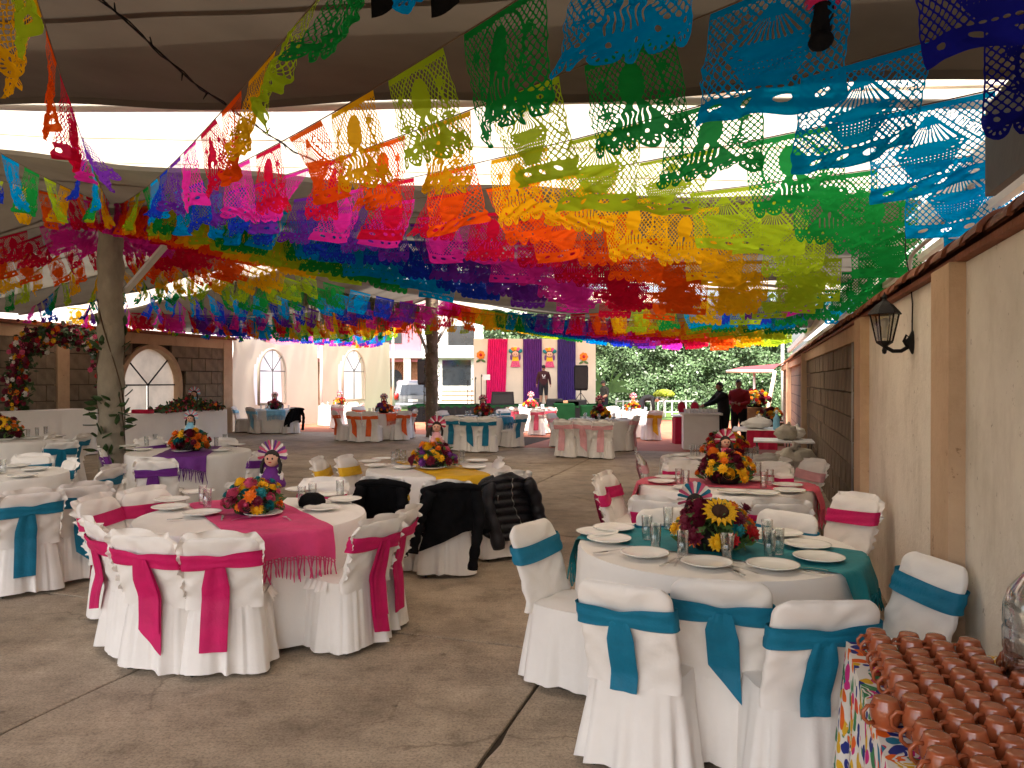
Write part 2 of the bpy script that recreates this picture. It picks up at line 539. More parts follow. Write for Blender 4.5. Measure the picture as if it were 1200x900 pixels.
# ================================================================== wall with the lantern
TW = .97
HW = 2.33
wall_r = thing('boundary_wall', 'long plastered and block boundary wall with terracotta tile coping and an iron lantern', 'wall', rotz=-ROOM)
MB().box(TW, TW + .2, -2, 7.56, 0, HW).build('stucco_panel', 'stucco_cream', wall_r, False)
for a, b in ((4.20, 4.60), (7.56, 8.02), (17.2, 17.55), (26, 26.4)):
    MB().box(TW - .075, TW + .22, a, b, 0, HW + .004, bev=.006).build('pilaster', 'stucco_peach', wall_r, False)
MB().box(TW - .01, TW + .2, 8.02, 17.2, HW - .17, HW + .002).build('tie_beam', 'stucco_peach', wall_r, False)
MB().box(TW - .01, TW + .2, 17.55, 34, HW - .17, HW + .002).build('tie_beam', 'stucco_peach', wall_r, False)
MB().box(TW + .10, TW + .22, 8.02, 17.2, 0, HW - .17).build('mortar_bed', 'mortar', wall_r, False)
MB().box(TW + .07, TW + .2, 17.55, 34, 0, HW - .17).build('block_panel', 'far_blocks', wall_r, False)
blk = [MB().box(-.05, .05, -w / 2, w / 2, -.128, .128, bev=.006).mesh('block', 'block', False) for w in (.405, .19)]
for r_ in range(9):
    z = .135 + r_ * .27
    if z > HW - .2:
        break
    y = 8.03 + (.21 if r_ % 2 else 0)
    if r_ % 2:
        mob('block', blk[1], wall_r, (TW + .07, 8.03 + .10, z))
    while y + .42 < 17.2:
        mob('block', blk[0], wall_r, (TW + .065 + random.uniform(-.008, .008), y + .21, z + random.uniform(-.003, .003)), rotz=random.uniform(-.012, .012))
        y += .42
MB().tube([(TW + .01, 8.9, .3), (TW + .01, 8.9, 2.25)], .013, 8).build('conduit', 'conduit', wall_r)
MB().box(TW - .045, TW + .24, -2, 34, HW + .004, HW + .035).build('coping_ledge', 'terracotta', wall_r, False)
til = MB()
def tile_fn(u, v):
    a = u * math.pi
    r = .125 - .018 * v
    return (r * math.cos(a) * 1.25, v * .40, r * math.sin(a) * .85)
til.grid(tile_fn, 10, 2)
til.grid(lambda u, v: (tile_fn(u, v)[0] * .86, tile_fn(u, v)[1] + (0), tile_fn(u, v)[2] * .84), 10, 2)
til.grid(lambda u, v: tuple(Vector(tile_fn(u, 0)) * (1 - .15 * v)), 10, 1)
til_me = til.mesh('ridge_tile', 'terracotta')
y = -1.9
while y < 33.8:
    o = mob('ridge_tile', til_me, wall_r, (TW + .065 + random.uniform(-.012, .012), y, HW + .037 + random.uniform(0, .008)), rot=(R(2.0 + random.uniform(-1, 1)), 0, random.uniform(-.05, .05)))
    y += .345 + random.uniform(-.01, .01)
# lantern
lan = thing('wall_lantern', 'black iron wall lantern with glass panes on a curled bracket', 'lantern', RW(5.52, TW, 2.0), rotz=-ROOM)
b = MB(); b.lathe([(.0, -.0), (.05, 0), (.045, .012), (.02, .03), (.012, .045), (0, .045)], 12)
for i, p in enumerate(b.v):
    b.v[i] = (-p[2], p[1], p[0] * 1.6)
b.build('wall_plate', 'black_metal', lan)
MB().tube([(-.03, 0, -.03), (-.07, 0, -.055), (-.12, 0, -.055), (-.16, 0, -.03), (-.17, 0, .0)], .013, 8).build('bracket_arm', 'black_metal', lan)
MB().tube([(-.03, 0, -.03), (-.055, 0, .01), (-.04, 0, .05), (-.02, 0, .03)], [.012, .01, .008, .005], 8).build('scroll', 'black_metal', lan)
def hexa(prof, n=6):
    return MB().lathe(prof, n, (-.17, 0, 0))
hexa([(0, -.075), (.012, -.07), (.016, -.05), (.01, -.03), (.03, -.015), (.052, 0), (.052, .012), (0, .012)]).build('lantern_base', 'black_metal', lan, False)
hexa([(.10, .185), (.105, .19), (.085, .215), (.055, .25), (.02, .275), (.012, .29), (.018, .30), (.006, .325), (0, .34)]).build('lantern_roof', 'black_metal', lan, False)
for k in range(6):
    a = k * math.pi / 3
    p0 = Vector((-.17 + .05 * math.cos(a), .05 * math.sin(a), .01)); p1 = Vector((-.17 + .088 * math.cos(a), .088 * math.sin(a), .19))
    MB().tube([p0, p1], .005, 6).build('frame_bar', 'black_metal', lan)
    a2 = a + math.pi / 3
    q0 = Vector((-.17 + .048 * math.cos(a2), .048 * math.sin(a2), .012)); q1 = Vector((-.17 + .086 * math.cos(a2), .086 * math.sin(a2), .188))
    MB().add([p0 * 1, q0, q1, p1 * 1], [(0, 1, 2, 3)]).build('pane', 'lamp_glass', lan, False)
MB().lathe([(0, .03), (.014, .03), (.014, .10), (.03, .13), (.022, .16), (0, .165)], 10, (-.17, 0, 0)).build('bulb', 'plastic_white', lan)
MB().tube([(-.006, .0, .03), (-.004, .01, .12), (-.006, -.01, .25), (-.012, .03, .42), (-.03, .10, .60), (-.01, .22, .9)], .004, 5).build('supply_wire', 'black_plastic', lan)
# ================================================================== wall with the arched window
TL = -17.0
HL = 3.12
wall_l = thing('block_wall', 'dark block wall framed in peach plaster with one arched window opening', 'wall', rotz=-ROOM)
A0, A1, ASILL, ASPR = 16.9, 19.05, .85, 1.62       # arched opening along s
AC, AR = (A0 + A1) / 2, (A1 - A0) / 2
def inarch(s, z, pad=0):
    if z < ASILL - pad:
        return False
    if z <= ASPR:
        return A0 - pad < s < A1 + pad
    return (s - AC) ** 2 + (z - ASPR) ** 2 < (AR + pad) ** 2
for a, b in ((-2, 12.0), (12.35, 14.75), (15.1, A0 - .14), (A1 + .14, 21.05)):
    MB().box(TL - .25, TL - .10, a, b, 0, HL - .3).build('mortar_bed', 'mortar', wall_l, False)
sp = MB()                                            # spandrel over the arch
N = 24
for side in (TL - .25, TL - .10):
    base = len(sp.v)
    for k in range(N + 1):
        a = math.pi * k / N
        y = AC - (AR + .14) * math.cos(a); z = ASPR + (AR + .14) * math.sin(a)
        sp.v += [(side, y, min(z, HL - .302)), (side, y, HL - .3)]
    for k in range(N):
        sp.f.append((base + 2 * k, base + 2 * k + 1, base + 2 * k + 3, base + 2 * k + 2)); sp.m.append(0)
sp.box(TL - .25, TL - .10, A0 - .14, A1 + .14, 0, ASILL - .02)
sp.build('spandrel', 'mortar', wall_l, False)
for a, b in ((12.0, 12.35), (14.75, 15.1), (21.05, 21.5)):
    MB().box(TL - .28, TL + .02, a, b, 0, HL, bev=.01).build('pilaster', 'stucco_peach', wall_l, False)
MB().box(TL - .27, TL + .012, -2, 21.5, HL - .30, HL - .002).build('tie_beam', 'stucco_peach', wall_l, False)
MB().box(TL - .36, TL + .12, -2, 21.6, HL, HL + .10, bev=.02).build('coping', 'terracotta', wall_l, False)
blk2 = MB().box(-.06, .06, -.29, .29, -.195, .195, bev=.012).mesh('block', 'block', False)
blk2h = MB().box(-.06, .06, -.135, .135, -.195, .195, bev=.012).mesh('block', 'block', False)
for lo, hi in ((9.0, 12.0), (12.36, 14.74), (15.11, 21.04)):
    for r_ in range(7):
        z = .205 + r_ * .41
        if z > HL - .35:
            break
        y = lo + .01
        first = r_ % 2
        while y < hi - .2:
            w = .28 if first else .60
            first = 0
            if y + w > hi and w > .4:
                w = .28
            c = y + w / 2
            if c + w / 2 > hi + .12:
                break
            y += w + .0
            if any(inarch(c + d, z + e, .0) for d in (-w / 2, -w / 4, 0, w / 4, w / 2) for e in (-.19, .0, .19)):
                if w > .4:
                    for hc_ in (c - .15, c + .15):
                        if not any(inarch(hc_ + d, z + e, .0) for d in (-.135, 0, .135) for e in (-.19, .0, .19)):
                            mob('block', blk2h, wall_l, (TL - .075, hc_, z))
                continue
            mob('block', blk2 if w > .4 else blk2h, wall_l, (TL - .075 + random.uniform(-.012, .012), c, z), rotz=random.uniform(-.01, .01))
win = MB()
for (r0, r1, x0, x1) in ((AR, AR + .13, TL - .30, TL + .0),):
    prof = []
    pts = [(A0, ASILL)] + [(AC - AR * math.cos(math.pi * k / N), ASPR + AR * math.sin(math.pi * k / N)) for k in range(N + 1)] + [(A1, ASILL)]
    pto = [(A0 - .13, ASILL)] + [(AC - r1 * math.cos(math.pi * k / N), ASPR + r1 * math.sin(math.pi * k / N)) for k in range(N + 1)] + [(A1 + .13, ASILL)]
    n = len(pts)
    for k in range(n):
        win.v += [(x1, *pts[k]), (x1, *pto[k]), (x0, *pts[k]), (x0, *pto[k])]
    for k in range(n - 1):
        q = 4 * k
        win.f += [(q, q + 1, q + 5, q + 4), (q, q + 4, q + 6, q + 2), (q + 1, q + 3, q + 7, q + 5)]; win.m += [0, 0, 0]
wf = win.build('window_surround', 'stucco_peach', wall_l, False)
for pts in ([(AC, ASILL), (AC, ASPR + .02)], [(A0, ASPR + .0), (A1, ASPR)], [(AC, ASPR), (AC - AR * .72, ASPR + AR * .69)], [(AC, ASPR), (AC + AR * .72, ASPR + AR * .69)]):
    MB().tube([(TL - .2, *pts[0]), (TL - .2, *pts[1])], .022, 6).build('glazing_bar', 'black_metal', wall_l)
def archpane(s0, s1, z0, fn):
    m = MB()
    K = 14
    for k in range(K + 1):
        s = s0 + (s1 - s0) * k / K
        m.v += [(TL - .23, s, z0), (TL - .23, s, fn(s))]
    for k in range(K):
        m.f.append((2 * k, 2 * k + 1, 2 * k + 3, 2 * k + 2)); m.m.append(0)
    m.build('pane', 'tarp_bright', wall_l, False)
arc = lambda s: ASPR + math.sqrt(max(0, AR * AR - (s - AC) ** 2))
archpane(A0, AC - .02, ASILL, lambda s: ASPR)
archpane(AC + .02, A1, ASILL, lambda s: ASPR)
archpane(A0, AC, ASPR + .02, arc)
archpane(AC, A1, ASPR + .02, arc)
# ================================================================== tent side sheets with arched plastic windows
def side_sheet(s0, s1, h0, h1, wc, ww, wz0, wz1, label):
    root = thing('tent_side_sheet', label, 'tent sheet', rotz=-ROOM)
    NU, NV = 60, 26
    hole = lambda s, z: (abs(s - wc) < ww and wz0 < z < wz1 - ww) or ((s - wc) ** 2 + (z - (wz1 - ww)) ** 2 < ww * ww and z >= wz1 - ww - .001)
    def fn(u, v):
        s = s0 + (s1 - s0) * u
        top = h0 + (h1 - h0) * u - .16 * math.sin(math.pi * u) + .05 * math.sin(9 * u)
        z = .03 + (top - .03) * v
        d = .05 * math.sin(14 * u + 3 * v) * (0.3 + .7 * v) + .03 * math.sin(31 * u - 5 * v) + .07 * math.sin(5 * u + 9 * v * (1 - u)) * v
        return (TL - .1 + d, s, z)
    m = MB(); m.grid(fn, NU, NV)
    keep = []
    pane = MB()
    pf = []
    for q in m.f:
        c = sum((Vector(m.v[i]) for i in q), Vector()) / 4
        (pf if hole(c.y, c.z) else keep).append(q)
    pane.v = [(x - .012, y, z) for x, y, z in m.v]
    pane.f = pf; pane.m = [0] * len(pf)
    m.f = keep; m.m = [0] * len(keep)
    m.build('sheet', 'tent_cloth', root)
    pane.build('window_pane', 'vinyl', root)
    zs = wz1 - ww
    K = 20
    path = [(TL + .03, wc - ww, wz0), (TL + .03, wc - ww, zs)] + [(TL + .03, wc - ww * math.cos(math.pi * k / K), zs + ww * math.sin(math.pi * k / K)) for k in range(1, K)] + [(TL + .03, wc + ww, zs), (TL + .03, wc + ww, wz0), (TL + .03, wc - ww, wz0)]
    MB().tube(path, .05, 6).build('window_border', 'tent_cloth', root)
    for pts in ([(wc, wz0), (wc, wz1)], [(wc - ww, zs), (wc + ww, zs)], [(wc, zs), (wc - ww * .7, zs + ww * .7)], [(wc, zs), (wc + ww * .7, zs + ww * .7)]):
        MB().tube([(TL + .04, *pts[0]), (TL + .04, *pts[1])], .018, 5).build('window_band', 'grey_cloth', root)
    MB().tube([(TL + .02, s1, 0), (TL + .02, s1, h1 + .5)], .06, 8).build('tent_pole', 'white_steel', root)
sheer('vinyl', (.72, .74, .78), (.80, .83, .88), .6)
side_sheet(21.55, 27.0, 3.25, 3.35, 23.7, .80, .9, 2.9, 'beige tent side sheet with arched plastic window hung beside the block wall')
side_sheet(27.05, 33.4, 3.40, 3.6, 29.6, .95, .9, 3.1, 'beige tent side sheet with arched plastic window hung beside the parked van')
# ================================================================== canopy of tarpaulins
def roof_h(t):
    return 3.46 - .112 * t if t > -9.6 else 4.535 + .16 * (t + 9.6)
def tarp(name, label, s0, s1, t0, t1, m, dz=0.0, sag=.14, group=None, skew=0.0):
    def fn(u, v):
        t = t0 + (t1 - t0) * u
        sa = s0 + skew * u
        s = sa + (s1 - sa) * v
        edge = math.sin(math.pi * v)
        h = roof_h(t) + dz - sag * math.sin(math.pi * u) * (1 - .35 * edge) - sag * .7 * edge
        h += .025 * math.sin(7 * u + 5 * v) * edge + .012 * math.sin(23 * u + 2 * math.sin(6 * v)) + .02 * math.sin(math.pi * 8 * u) * (1 - edge)
        return tuple(RW(s, t, h))
    mb = MB(); mb.grid(fn, 56, 24)
    # hem folded down along both long edges
    for v in (0, 1):
        mb.grid(lambda u, w: tuple(Vector(fn(u, v)) - Vector((0, 0, .05 * w))), 56, 1)
    o = tag(mb.build(name, m), label, 'tarpaulin', group)
    for k in range(1, 5):
        w = k / 5 + .01 * math.sin(k * 3)
        MB().grid(lambda u, v: tuple(Vector(fn(u, w + (v - .5) * .035 / abs(s1 - s0) * 1.6)) - Vector((0, 0, .006 + .004 * math.sin(60 * u)))), 56, 1).build('seam', m, o)
    return o
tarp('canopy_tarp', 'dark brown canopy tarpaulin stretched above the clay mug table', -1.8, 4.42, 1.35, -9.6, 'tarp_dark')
tarp('canopy_tarp', 'grey canopy tarpaulin over the middle tables sloping to the lantern wall', 7.3, 12.9, 1.35, -9.6, 'tarp_grey', skew=-1.3)
tarp('canopy_tarp', 'grey canopy tarpaulin nearest the stage sloping to the tiled wall', 15.6, 21.0, 1.35, -9.6, 'tarp_grey', -.12, .30)
tarp('canopy_tarp', 'grey canopy tarpaulin over the head tables by the arched window', 5.9, 13.6, -9.62, -16.9, 'tarp_grey', skew=-.6)
tarp('canopy_tarp', 'grey canopy tarpaulin beside the tent side sheets', 15.0, 22.5, -9.62, -16.9, 'tarp_grey')
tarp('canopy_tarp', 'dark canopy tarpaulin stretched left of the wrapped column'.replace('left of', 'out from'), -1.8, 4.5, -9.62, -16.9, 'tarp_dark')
so_ = MB().grid(lambda u, v: (-6 + 12 * u, 29.5 + 8 * v, 5.1 + .3 * math.sin(math.pi * u)), 20, 14)  # unseen sheet added over the stage to keep direct sun off the backdrop
tag(so_.build('added_stage_shade', 'tarp_bright'), 'pale unseen canopy added above the stage to shade its backdrop', 'tarpaulin')
tarp('skylight_tarp', 'thin bright white tarpaulin bridging the gap before the wrapped column', 3.2, 9.6, 2.4, -16.9, 'tarp_bright', .42, .05)
tarp('skylight_tarp', 'thin bright white tarpaulin bridging the gap near the stage', 11.6, 18.4, 2.4, -16.9, 'tarp_bright', .40, .05)
# steel frame carrying the canopy
def bar(name, label, pts, r, m='white_steel', cat='beam', group=None, n=6):
    return tag(MB().tube(pts, r, n).build(name, m), label, cat, group)
def boxbar(name, label, p0, p1, w, h, m, cat, group=None):
    d = (p1 - p0); L = d.length; d.normalize()
    a = d.cross(Vector((0, 0, 1))).normalized(); b = a.cross(d)
    v = [p + a * x * w / 2 + b * z * h / 2 for p in (p0, p1) for x, z in ((-1, -1), (1, -1), (1, 1), (-1, 1))]
    return tag(MB().add(v, [(3, 2, 1, 0), (4, 5, 6, 7), (0, 1, 5, 4), (1, 2, 6, 5), (2, 3, 7, 6), (3, 0, 4, 7)]).build(name, m, smooth=False), label, cat, group)
boxbar('eaves_beam', 'white steel eaves beam running above the tiled wall', RW(-3, 1.22, 2.98), RW(33, 1.22, 2.98), .10, .16, 'white_steel', 'beam')
boxbar('eaves_rail', 'thin white steel rail under the eaves beam', RW(-3, 1.26, 2.74), RW(33, 1.26, 2.74), .05, .05, 'white_steel', 'beam')
for k, s in enumerate((1.5, 4.6, 7.2, 9.9, 12.5, 15.4, 18.4, 21.6, 25.2, 29)):
    boxbar('wall_post', 'short white steel post standing on the tiled wall under the eaves beam', RW(s, 1.22, HW + .0), RW(s, 1.22, 2.90), .06, .06, 'white_steel', 'post', 'posts on the wall')
tag(MB().tube([RW(6.5, 1.12, HW + .05), RW(6.5, 1.12, 2.66), RW(6.46, 1.12, 2.70), RW(6.3, 1.12, 2.72), RW(5.7, 1.13, 2.73), RW(5.5, 1.14, 2.78), RW(5.3, 1.15, 2.85), RW(4.9, 1.16, 2.86)], .016, 8).build('conduit_pipe', 'conduit'), 'grey bent conduit pipe rising from the tile coping', 'pipe')
for s in (4.47, 12.95, 15.55):
    bar('roof_pipe', 'slim steel pipe carrying the edge of a tarpaulin', [RW(s, 1.2, roof_h(1.2) - .16)] + [RW(s, t, roof_h(t) - .05 - .14 * math.sin(math.pi * (1.0 - t) / 10.6)) for t in (-1, -3, -5, -7, -9)] + [RW(s, -9.55, roof_h(-9.6) - .05)], .025, 'white_steel', 'pipe', 'pipes along the tarpaulin edges')
nb = MB()
for k in range(90):
    nb.v += [tuple(RW(3.2 + k * .36, 1.75, 3.42 + (.04 if k % 2 else 0))), tuple(RW(3.2 + k * .36, 6.5, 4.5 + (.04 if k % 2 else 0)))]
for k in range(89):
    nb.f.append((2 * k, 2 * k + 2, 2 * k + 3, 2 * k + 1)); nb.m.append(0)
tag(nb.build('sheet_roof', 'roof_sheet', smooth=False), 'pale corrugated sheet roof beyond the tiled wall', 'roof')
tag(MB().box(-.02, .02, -.62, .55, 0, .42, bev=.01).build('canvas_flap', 'grey_cloth', rotz=-ROOM, loc=RW(3.45, 1.02, 2.60), smooth=False), 'dark grey canvas flap hanging above the wall by the water jug', 'canvas')
# ================================================================== columns
C1 = RW(9.28, -9.6)
C2 = RW(21.5, -9.6)
def column(label, c, r, h, wrap):
    root = thing('column', label, 'column', c)
    def fn(u, v):
        a = u * 2 * math.pi
        z = h * v
        rr = r * (1 + .05 * math.sin(2 * a - 7 * z) + .04 * math.sin(3 * a + 11 * z) + .03 * math.sin(a * 4 - z * 23 + math.sin(5 * z)) + .025 * abs(math.sin(a * 1.0 + z * 6.5)) ** 6)
        return (rr * math.cos(a), rr * math.sin(a), z)
    MB().grid(fn, 40, 150, cu=True).build('wrapping', wrap, root)
    MB().box(-.12, .12, -.12, .12, h - .02, 4.9).build('shaded_top', 'dark_tube', root, False)  # upper end of the column, its shadow put in as a dark colour
    return root
col1 = column('column wrapped in beige cloth with twine and leafy vine beside the head tables', C1, .18, 4.30, 'wrap_cloth')
for ph, tw, z0, z1 in ((0, 1.9, .3, 2.2), (2.2, -1.5, .9, 3.0), (4, 1.2, 2.0, 4.2), (1.2, -1.1, .1, 1.5), (5.1, .9, 2.6, 4.1)):
    MB().tube([(.192 * math.cos(ph + tw * z), .192 * math.sin(ph + tw * z), z) for z in [z0 + (z1 - z0) * k / 40 for k in range(41)]], .010, 5).build('twine', 'cord_brown', col1)
leaf = MB()
def leaf_fn(u, v):
    w = math.sin(math.pi * min(1, v * 1.02)) ** .7 * .30 * (1 - .35 * v)
    return ((u - .5) * 2 * w, v, .16 * abs(u - .5) + .12 * v * v)
leaf.grid(leaf_fn, 4, 5)
leaf_me = leaf.mesh('leaf', 'leaf_dark')
random.seed(3)
for k in range(46):
    zc = random.choice((.55, .7, 1.0, 1.15, 1.25, 1.4, 1.5, 2.35, 2.5, 2.3))
    a = random.uniform(-2.6, .6)
    z = zc + random.uniform(-.12, .12)
    mob('leaf', leaf_me, col1, (.20 * math.cos(a), .20 * math.sin(a), z), rot=(random.uniform(-.9, .9) + .4, random.uniform(-1, 1), a - R(90) + random.uniform(-1, 1)), scale=random.uniform(.13, .21))
boxbar('column_brace', 'pale diagonal brace running up from the wrapped column', PX(147, 11.9, CAMH + 104 * 11.9 / F), PX(206, 11.2, CAMH + 172 * 11.2 / F), .10, .05, 'white_paint', 'brace')
mat('bark', (.17, .125, .085), .95, .35, 5, .9, 30, stretch=(1, 1, .3))
col2 = column('rough bare trunk-like column standing between the orange and teal sash tables', C2, .19, 4.3, 'bark')
MB().tube([(-.12, -.12, 2.6), (-.7, -.3, 4.1)], .05, 8).build('strut', 'white_steel', col2)
MB().tube([(.12, .1, 2.9), (.8, .5, 4.2)], .05, 8).build('strut', 'white_steel', col2)
lv = MB()
for k in range(420):
    a = random.uniform(0, 6.28); z = random.uniform(.3, 4.2)
    rr = .20 + random.uniform(0, .05)
    p = Vector((rr * math.cos(a), rr * math.sin(a), z)); d = Vector((random.gauss(0, 1), random.gauss(0, 1), random.gauss(0, 1))).normalized() * .035; e = d.orthogonal().normalized() * .025
    lv.add([p - d, p + e, p + d, p - e], [(0, 1, 2, 3)])
lv.build('creeper', 'moss', col2, False, kind='stuff')
boxbar('ridge_beam', 'dark steel beam spanning from the wrapped column to the trunk column', C1 + Vector((0, 0, 4.42)), C2 + Vector((0, 0, 4.42)), .12, .18, 'dark_tube', 'beam')
# moss-like strands hanging from a wire
ms = MB()
pa, pb = PX(262, 17.5), PX(498, 22.8)
for k in range(520):
    u = random.random()
    p = pa.lerp(pb, u)
    top = 4.25 - 1.1 * u * .28
    L = random.uniform(.35, 1.15) * (.6 + .4 * math.sin(u * 19) ** 2)
    x, y = p.x + random.gauss(0, .12), p.y + random.gauss(0, .12)
    pts = [(x + random.gauss(0, .012), y + random.gauss(0, .012), top - L * q / 5) for q in range(6)]
    ms.tube(pts, [.012, .014, .013, .012, .010, .004], 4, cap=False)
    for q in range(5):
        zz = top - L * random.random(); d = Vector((random.gauss(0, 1), random.gauss(0, 1), random.gauss(0, 1))).normalized() * .045; e = d.orthogonal().normalized() * .018
        c = Vector((x, y, zz)); ms.add([c - d, c + e, c + d, c - e], [(0, 1, 2, 3)])
moss = thing('hanging_moss', 'grey-green dried moss fringe hanging from a wire beside the trunk column', 'hanging garland')
ms.build('strands', 'moss', moss, False, kind='stuff')
MB().tube([pa + Vector((0, 0, 4.26)), pb + Vector((0, 0, 3.96))], .012, 5).build('wire', 'black_plastic', moss)
# ================================================================== beyond the yard: house, van, hedge, fence, stage
YH = 46.0
house = thing('row_house', 'pink and white two-storey house with barred dark windows behind the tent', 'house', (0, YH, 0))
MB().box(-15, -5.55, 0, 8, 2.9, 7.5).build('pink_wall', 'pink_paint', house, False)
MB().box(-15, -5.55, .6, 8, 0, 2.9).build('garage_wall', 'brick_far', house, False)
MB().box(-5.5, 4.0, .0, 8, 0, 7.5).build('white_wall', 'white_paint', house, False)
MB().box(-15, 4.0, -.35, 0, 3.12, 3.5).build('ledge', 'white_paint', house, False)
for x in (-12.2, -6.35, -5.2):
    MB().box(x - .2, x + .2, -.3, .1, 0, 3.12).build('pillar', 'white_paint', house, False)
def house_window(x0, x1, z0, z1, y, nx, nz, frame):
    MB().box(x0, x1, y - .02, y + .05, z0, z1).build('window', 'dark_glass', house, False)
    w = house.children[-1] if house.children else None
    w = bpy.data.objects[[o.name for o in bpy.data.objects if o.name.startswith('window')][-1]]
    f = MB()
    for k in range(nx + 1):
        x = x0 + (x1 - x0) * k / nx
        f.box(x - .03, x + .03, y - .06, y - .025, z0, z1)
    for k in range(nz + 1):
        z = z0 + (z1 - z0) * k / nz
        f.box(x0, x1, y - .065, y - .03, z - .03, z + .03)
    f.build('frame', frame, w, False)
house_window(-8.7, -6.7, 4.0, 5.1, 0, 3, 1, 'white_steel')
house_window(-4.25, -2.5, 1.45, 3.0, 0, 4, 3, 'dark_tube')
house_window(-3.9, -2.3, 3.9, 5.1, 0, 3, 1, 'white_steel')
house_window(-11, -9, 3.7, 4.9, 0, 2, 1, 'white_steel')
ar = MB(); K = 18
for k in range(K):
    a0 = math.pi * (k + .12) / K; a1 = math.pi * (k + .88) / K
    ar.add([(-7.3 + r * math.cos(a), .52, 1.9 + r * math.sin(a)) for r, a in ((.55, a0), (.95, a0), (.95, a1), (.55, a1))], [(0, 1, 2, 3)])
ar.build('brick_arch', 'terracotta', house, False)
MB().lathe([(0, 0), (.55, 0)], 20).build('arch_opening', 'dark_glass', house, False, loc=(-7.3, .5, 1.9)).rotation_euler = (R(90), 0, 0)
MB().box(-4.3, -1.2, -.25, -.1, 0, 1.2).build('plinth', 'white_paint', house, False)
for k in range(4):
    MB().box(-4.28, -1.22, -.27, -.24, .25 + .28 * k, .32 + .28 * k).build('brick_course', 'brick_far', house, False)
tag(MB().box(-30, -15.2, YH - 2, YH + 6, 0, 6.2).build('pale_house', 'white_paint', smooth=False), 'plain pale house wall rising behind the tent side sheets', 'house')
# parked van seen from behind
van = thing('parked_van', 'silver minivan with red tail lamp parked beside the tent sheet', 'van', PX(484, 38.5), rotz=R(10))
def loft(secs, name, m, parent, close=True):
    mb = MB(); n = len(secs[0])
    for s_ in secs:
        mb.v += s_
    for i in range(len(secs) - 1):
        for j in range(n):
            mb.f.append((i * n + j, i * n + (j + 1) % n, (i + 1) * n + (j + 1) % n, (i + 1) * n + j)); mb.m.append(0)
    mb.f.append(tuple(range(n))[::-1]); mb.m.append(0)
    mb.f.append(tuple((len(secs) - 1) * n + j for j in range(n))); mb.m.append(0)
    return mb.build(name, m, parent)
def vsec(y, hw, z0, z1, tw):
    return [(-hw, y, z0), (-hw * 1.0, y, .95), (-tw, y, z1 - .08), (-tw * .86, y, z1), (tw * .86, y, z1), (tw, y, z1 - .08), (hw, y, .95), (hw, y, z0)]
loft([vsec(-.12, .80, .35, .95, .70), vsec(0, .93, .28, 1.62, .74), vsec(.25, .96, .26, 1.74, .76), vsec(2.2, .97, .26, 1.78, .77), vsec(3.3, .96, .26, 1.5, .72), vsec(4.0, .93, .28, 1.08, .82), vsec(4.8, .85, .32, .85, .70)], 'body', 'silver_paint', van)
MB().add([(-.66, -.135, 1.02), (.66, -.135, 1.02), (.60, -.045, 1.54), (-.60, -.045, 1.54)], [(0, 1, 2, 3)]).build('rear_window', 'dark_glass', van, False)
for s_ in (-1, 1):
    MB().box(min(s_ * .74, s_ * .95), max(s_ * .74, s_ * .95), -.16, .03, .78, 1.12, bev=.03).build('tail_lamp', 'tail_red', van)
    MB().add([(s_ * .985, .45, 1.02), (s_ * .985, 3.0, 1.02), (s_ * .82, 2.8, 1.55), (s_ * .82, .6, 1.60)], [(0, 1, 2, 3)]).build('side_window', 'dark_glass', van, False)
    for y in (.9, 3.8):
        w = MB().tube([(s_ * .78, y, .32), (s_ * .98, y, .32)], .32, 18).build('wheel', 'tyre', van)
        MB().tube([(s_ * .97, y, .32), (s_ * .995, y, .32)], .19, 14).build('rim', 'silver_paint', w)
MB().box(-.9, .9, -.24, -.05, .38, .62, bev=.04).build('bumper', 'silver_paint', van)
MB().box(-.24, .24, -.145, -.115, .68, .80).build('number_plate', 'plastic_white', van, False)
# hedge
def hedge(name, label, x0, x1, y, h, n, lm='leaf_hedge', seed=1, depth=.9):
    root = thing(name, label, 'hedge', (0, y, 0))
    rn = random.Random(seed)
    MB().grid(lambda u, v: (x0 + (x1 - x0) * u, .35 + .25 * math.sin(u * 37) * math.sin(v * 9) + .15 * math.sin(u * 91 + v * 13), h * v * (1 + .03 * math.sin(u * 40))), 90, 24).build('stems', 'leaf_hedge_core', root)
    m = MB()
    for k in range(n):
        u, v = rn.random(), rn.random()
        x = x0 + (x1 - x0) * u
        z = h * v * (1.03 + .06 * math.sin(x * 2.1))
        clump = math.sin(x * 1.9 + 1.3 * math.sin(z * 1.7)) * math.sin(z * 2.3 + x * .6)
        yy = -.35 * clump - rn.random() ** 2 * .45
        if clump < -.45 and rn.random() < .6:
            continue
        d = Vector((rn.gauss(0, 1), rn.gauss(0, .8) - .2, rn.gauss(0, 1))).normalized() * rn.uniform(.05, .11)
        e = d.cross(Vector((rn.gauss(0, 1), -1.3, rn.gauss(0, 1) + .8))).normalized() * d.length * .62
        c = Vector((x, yy, z))
        m.add([c - d, c + e * .9, c + d, c - e * .9], [(0, 1, 2, 3)])
    m.build('foliage', lm, root, False, kind='stuff')
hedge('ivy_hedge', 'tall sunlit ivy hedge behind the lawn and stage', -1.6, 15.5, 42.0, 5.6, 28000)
# white fence sections at the lawn edge
def fence(px0, px1, z, label):
    a, b = PX(px0, z), PX(px1, z)
    root = thing('low_fence', label, 'fence', a)
    d = (b - a); n = max(2, int(d.length / .32))
    for k in range(n + 1):
        p = d * (k / n)
        MB().box(p.x - .03, p.x + .03, p.y - .03, p.y + .03, 0, .82).build('picket', 'white_paint', root, False)
    for h in (.22, .74):
        MB().tube([(0, 0, h), (d.x, d.y, h)], .035, 6).build('rail', 'white_paint', root)
fence(722, 812, 36.5, 'low white fence at the edge of the lawn')
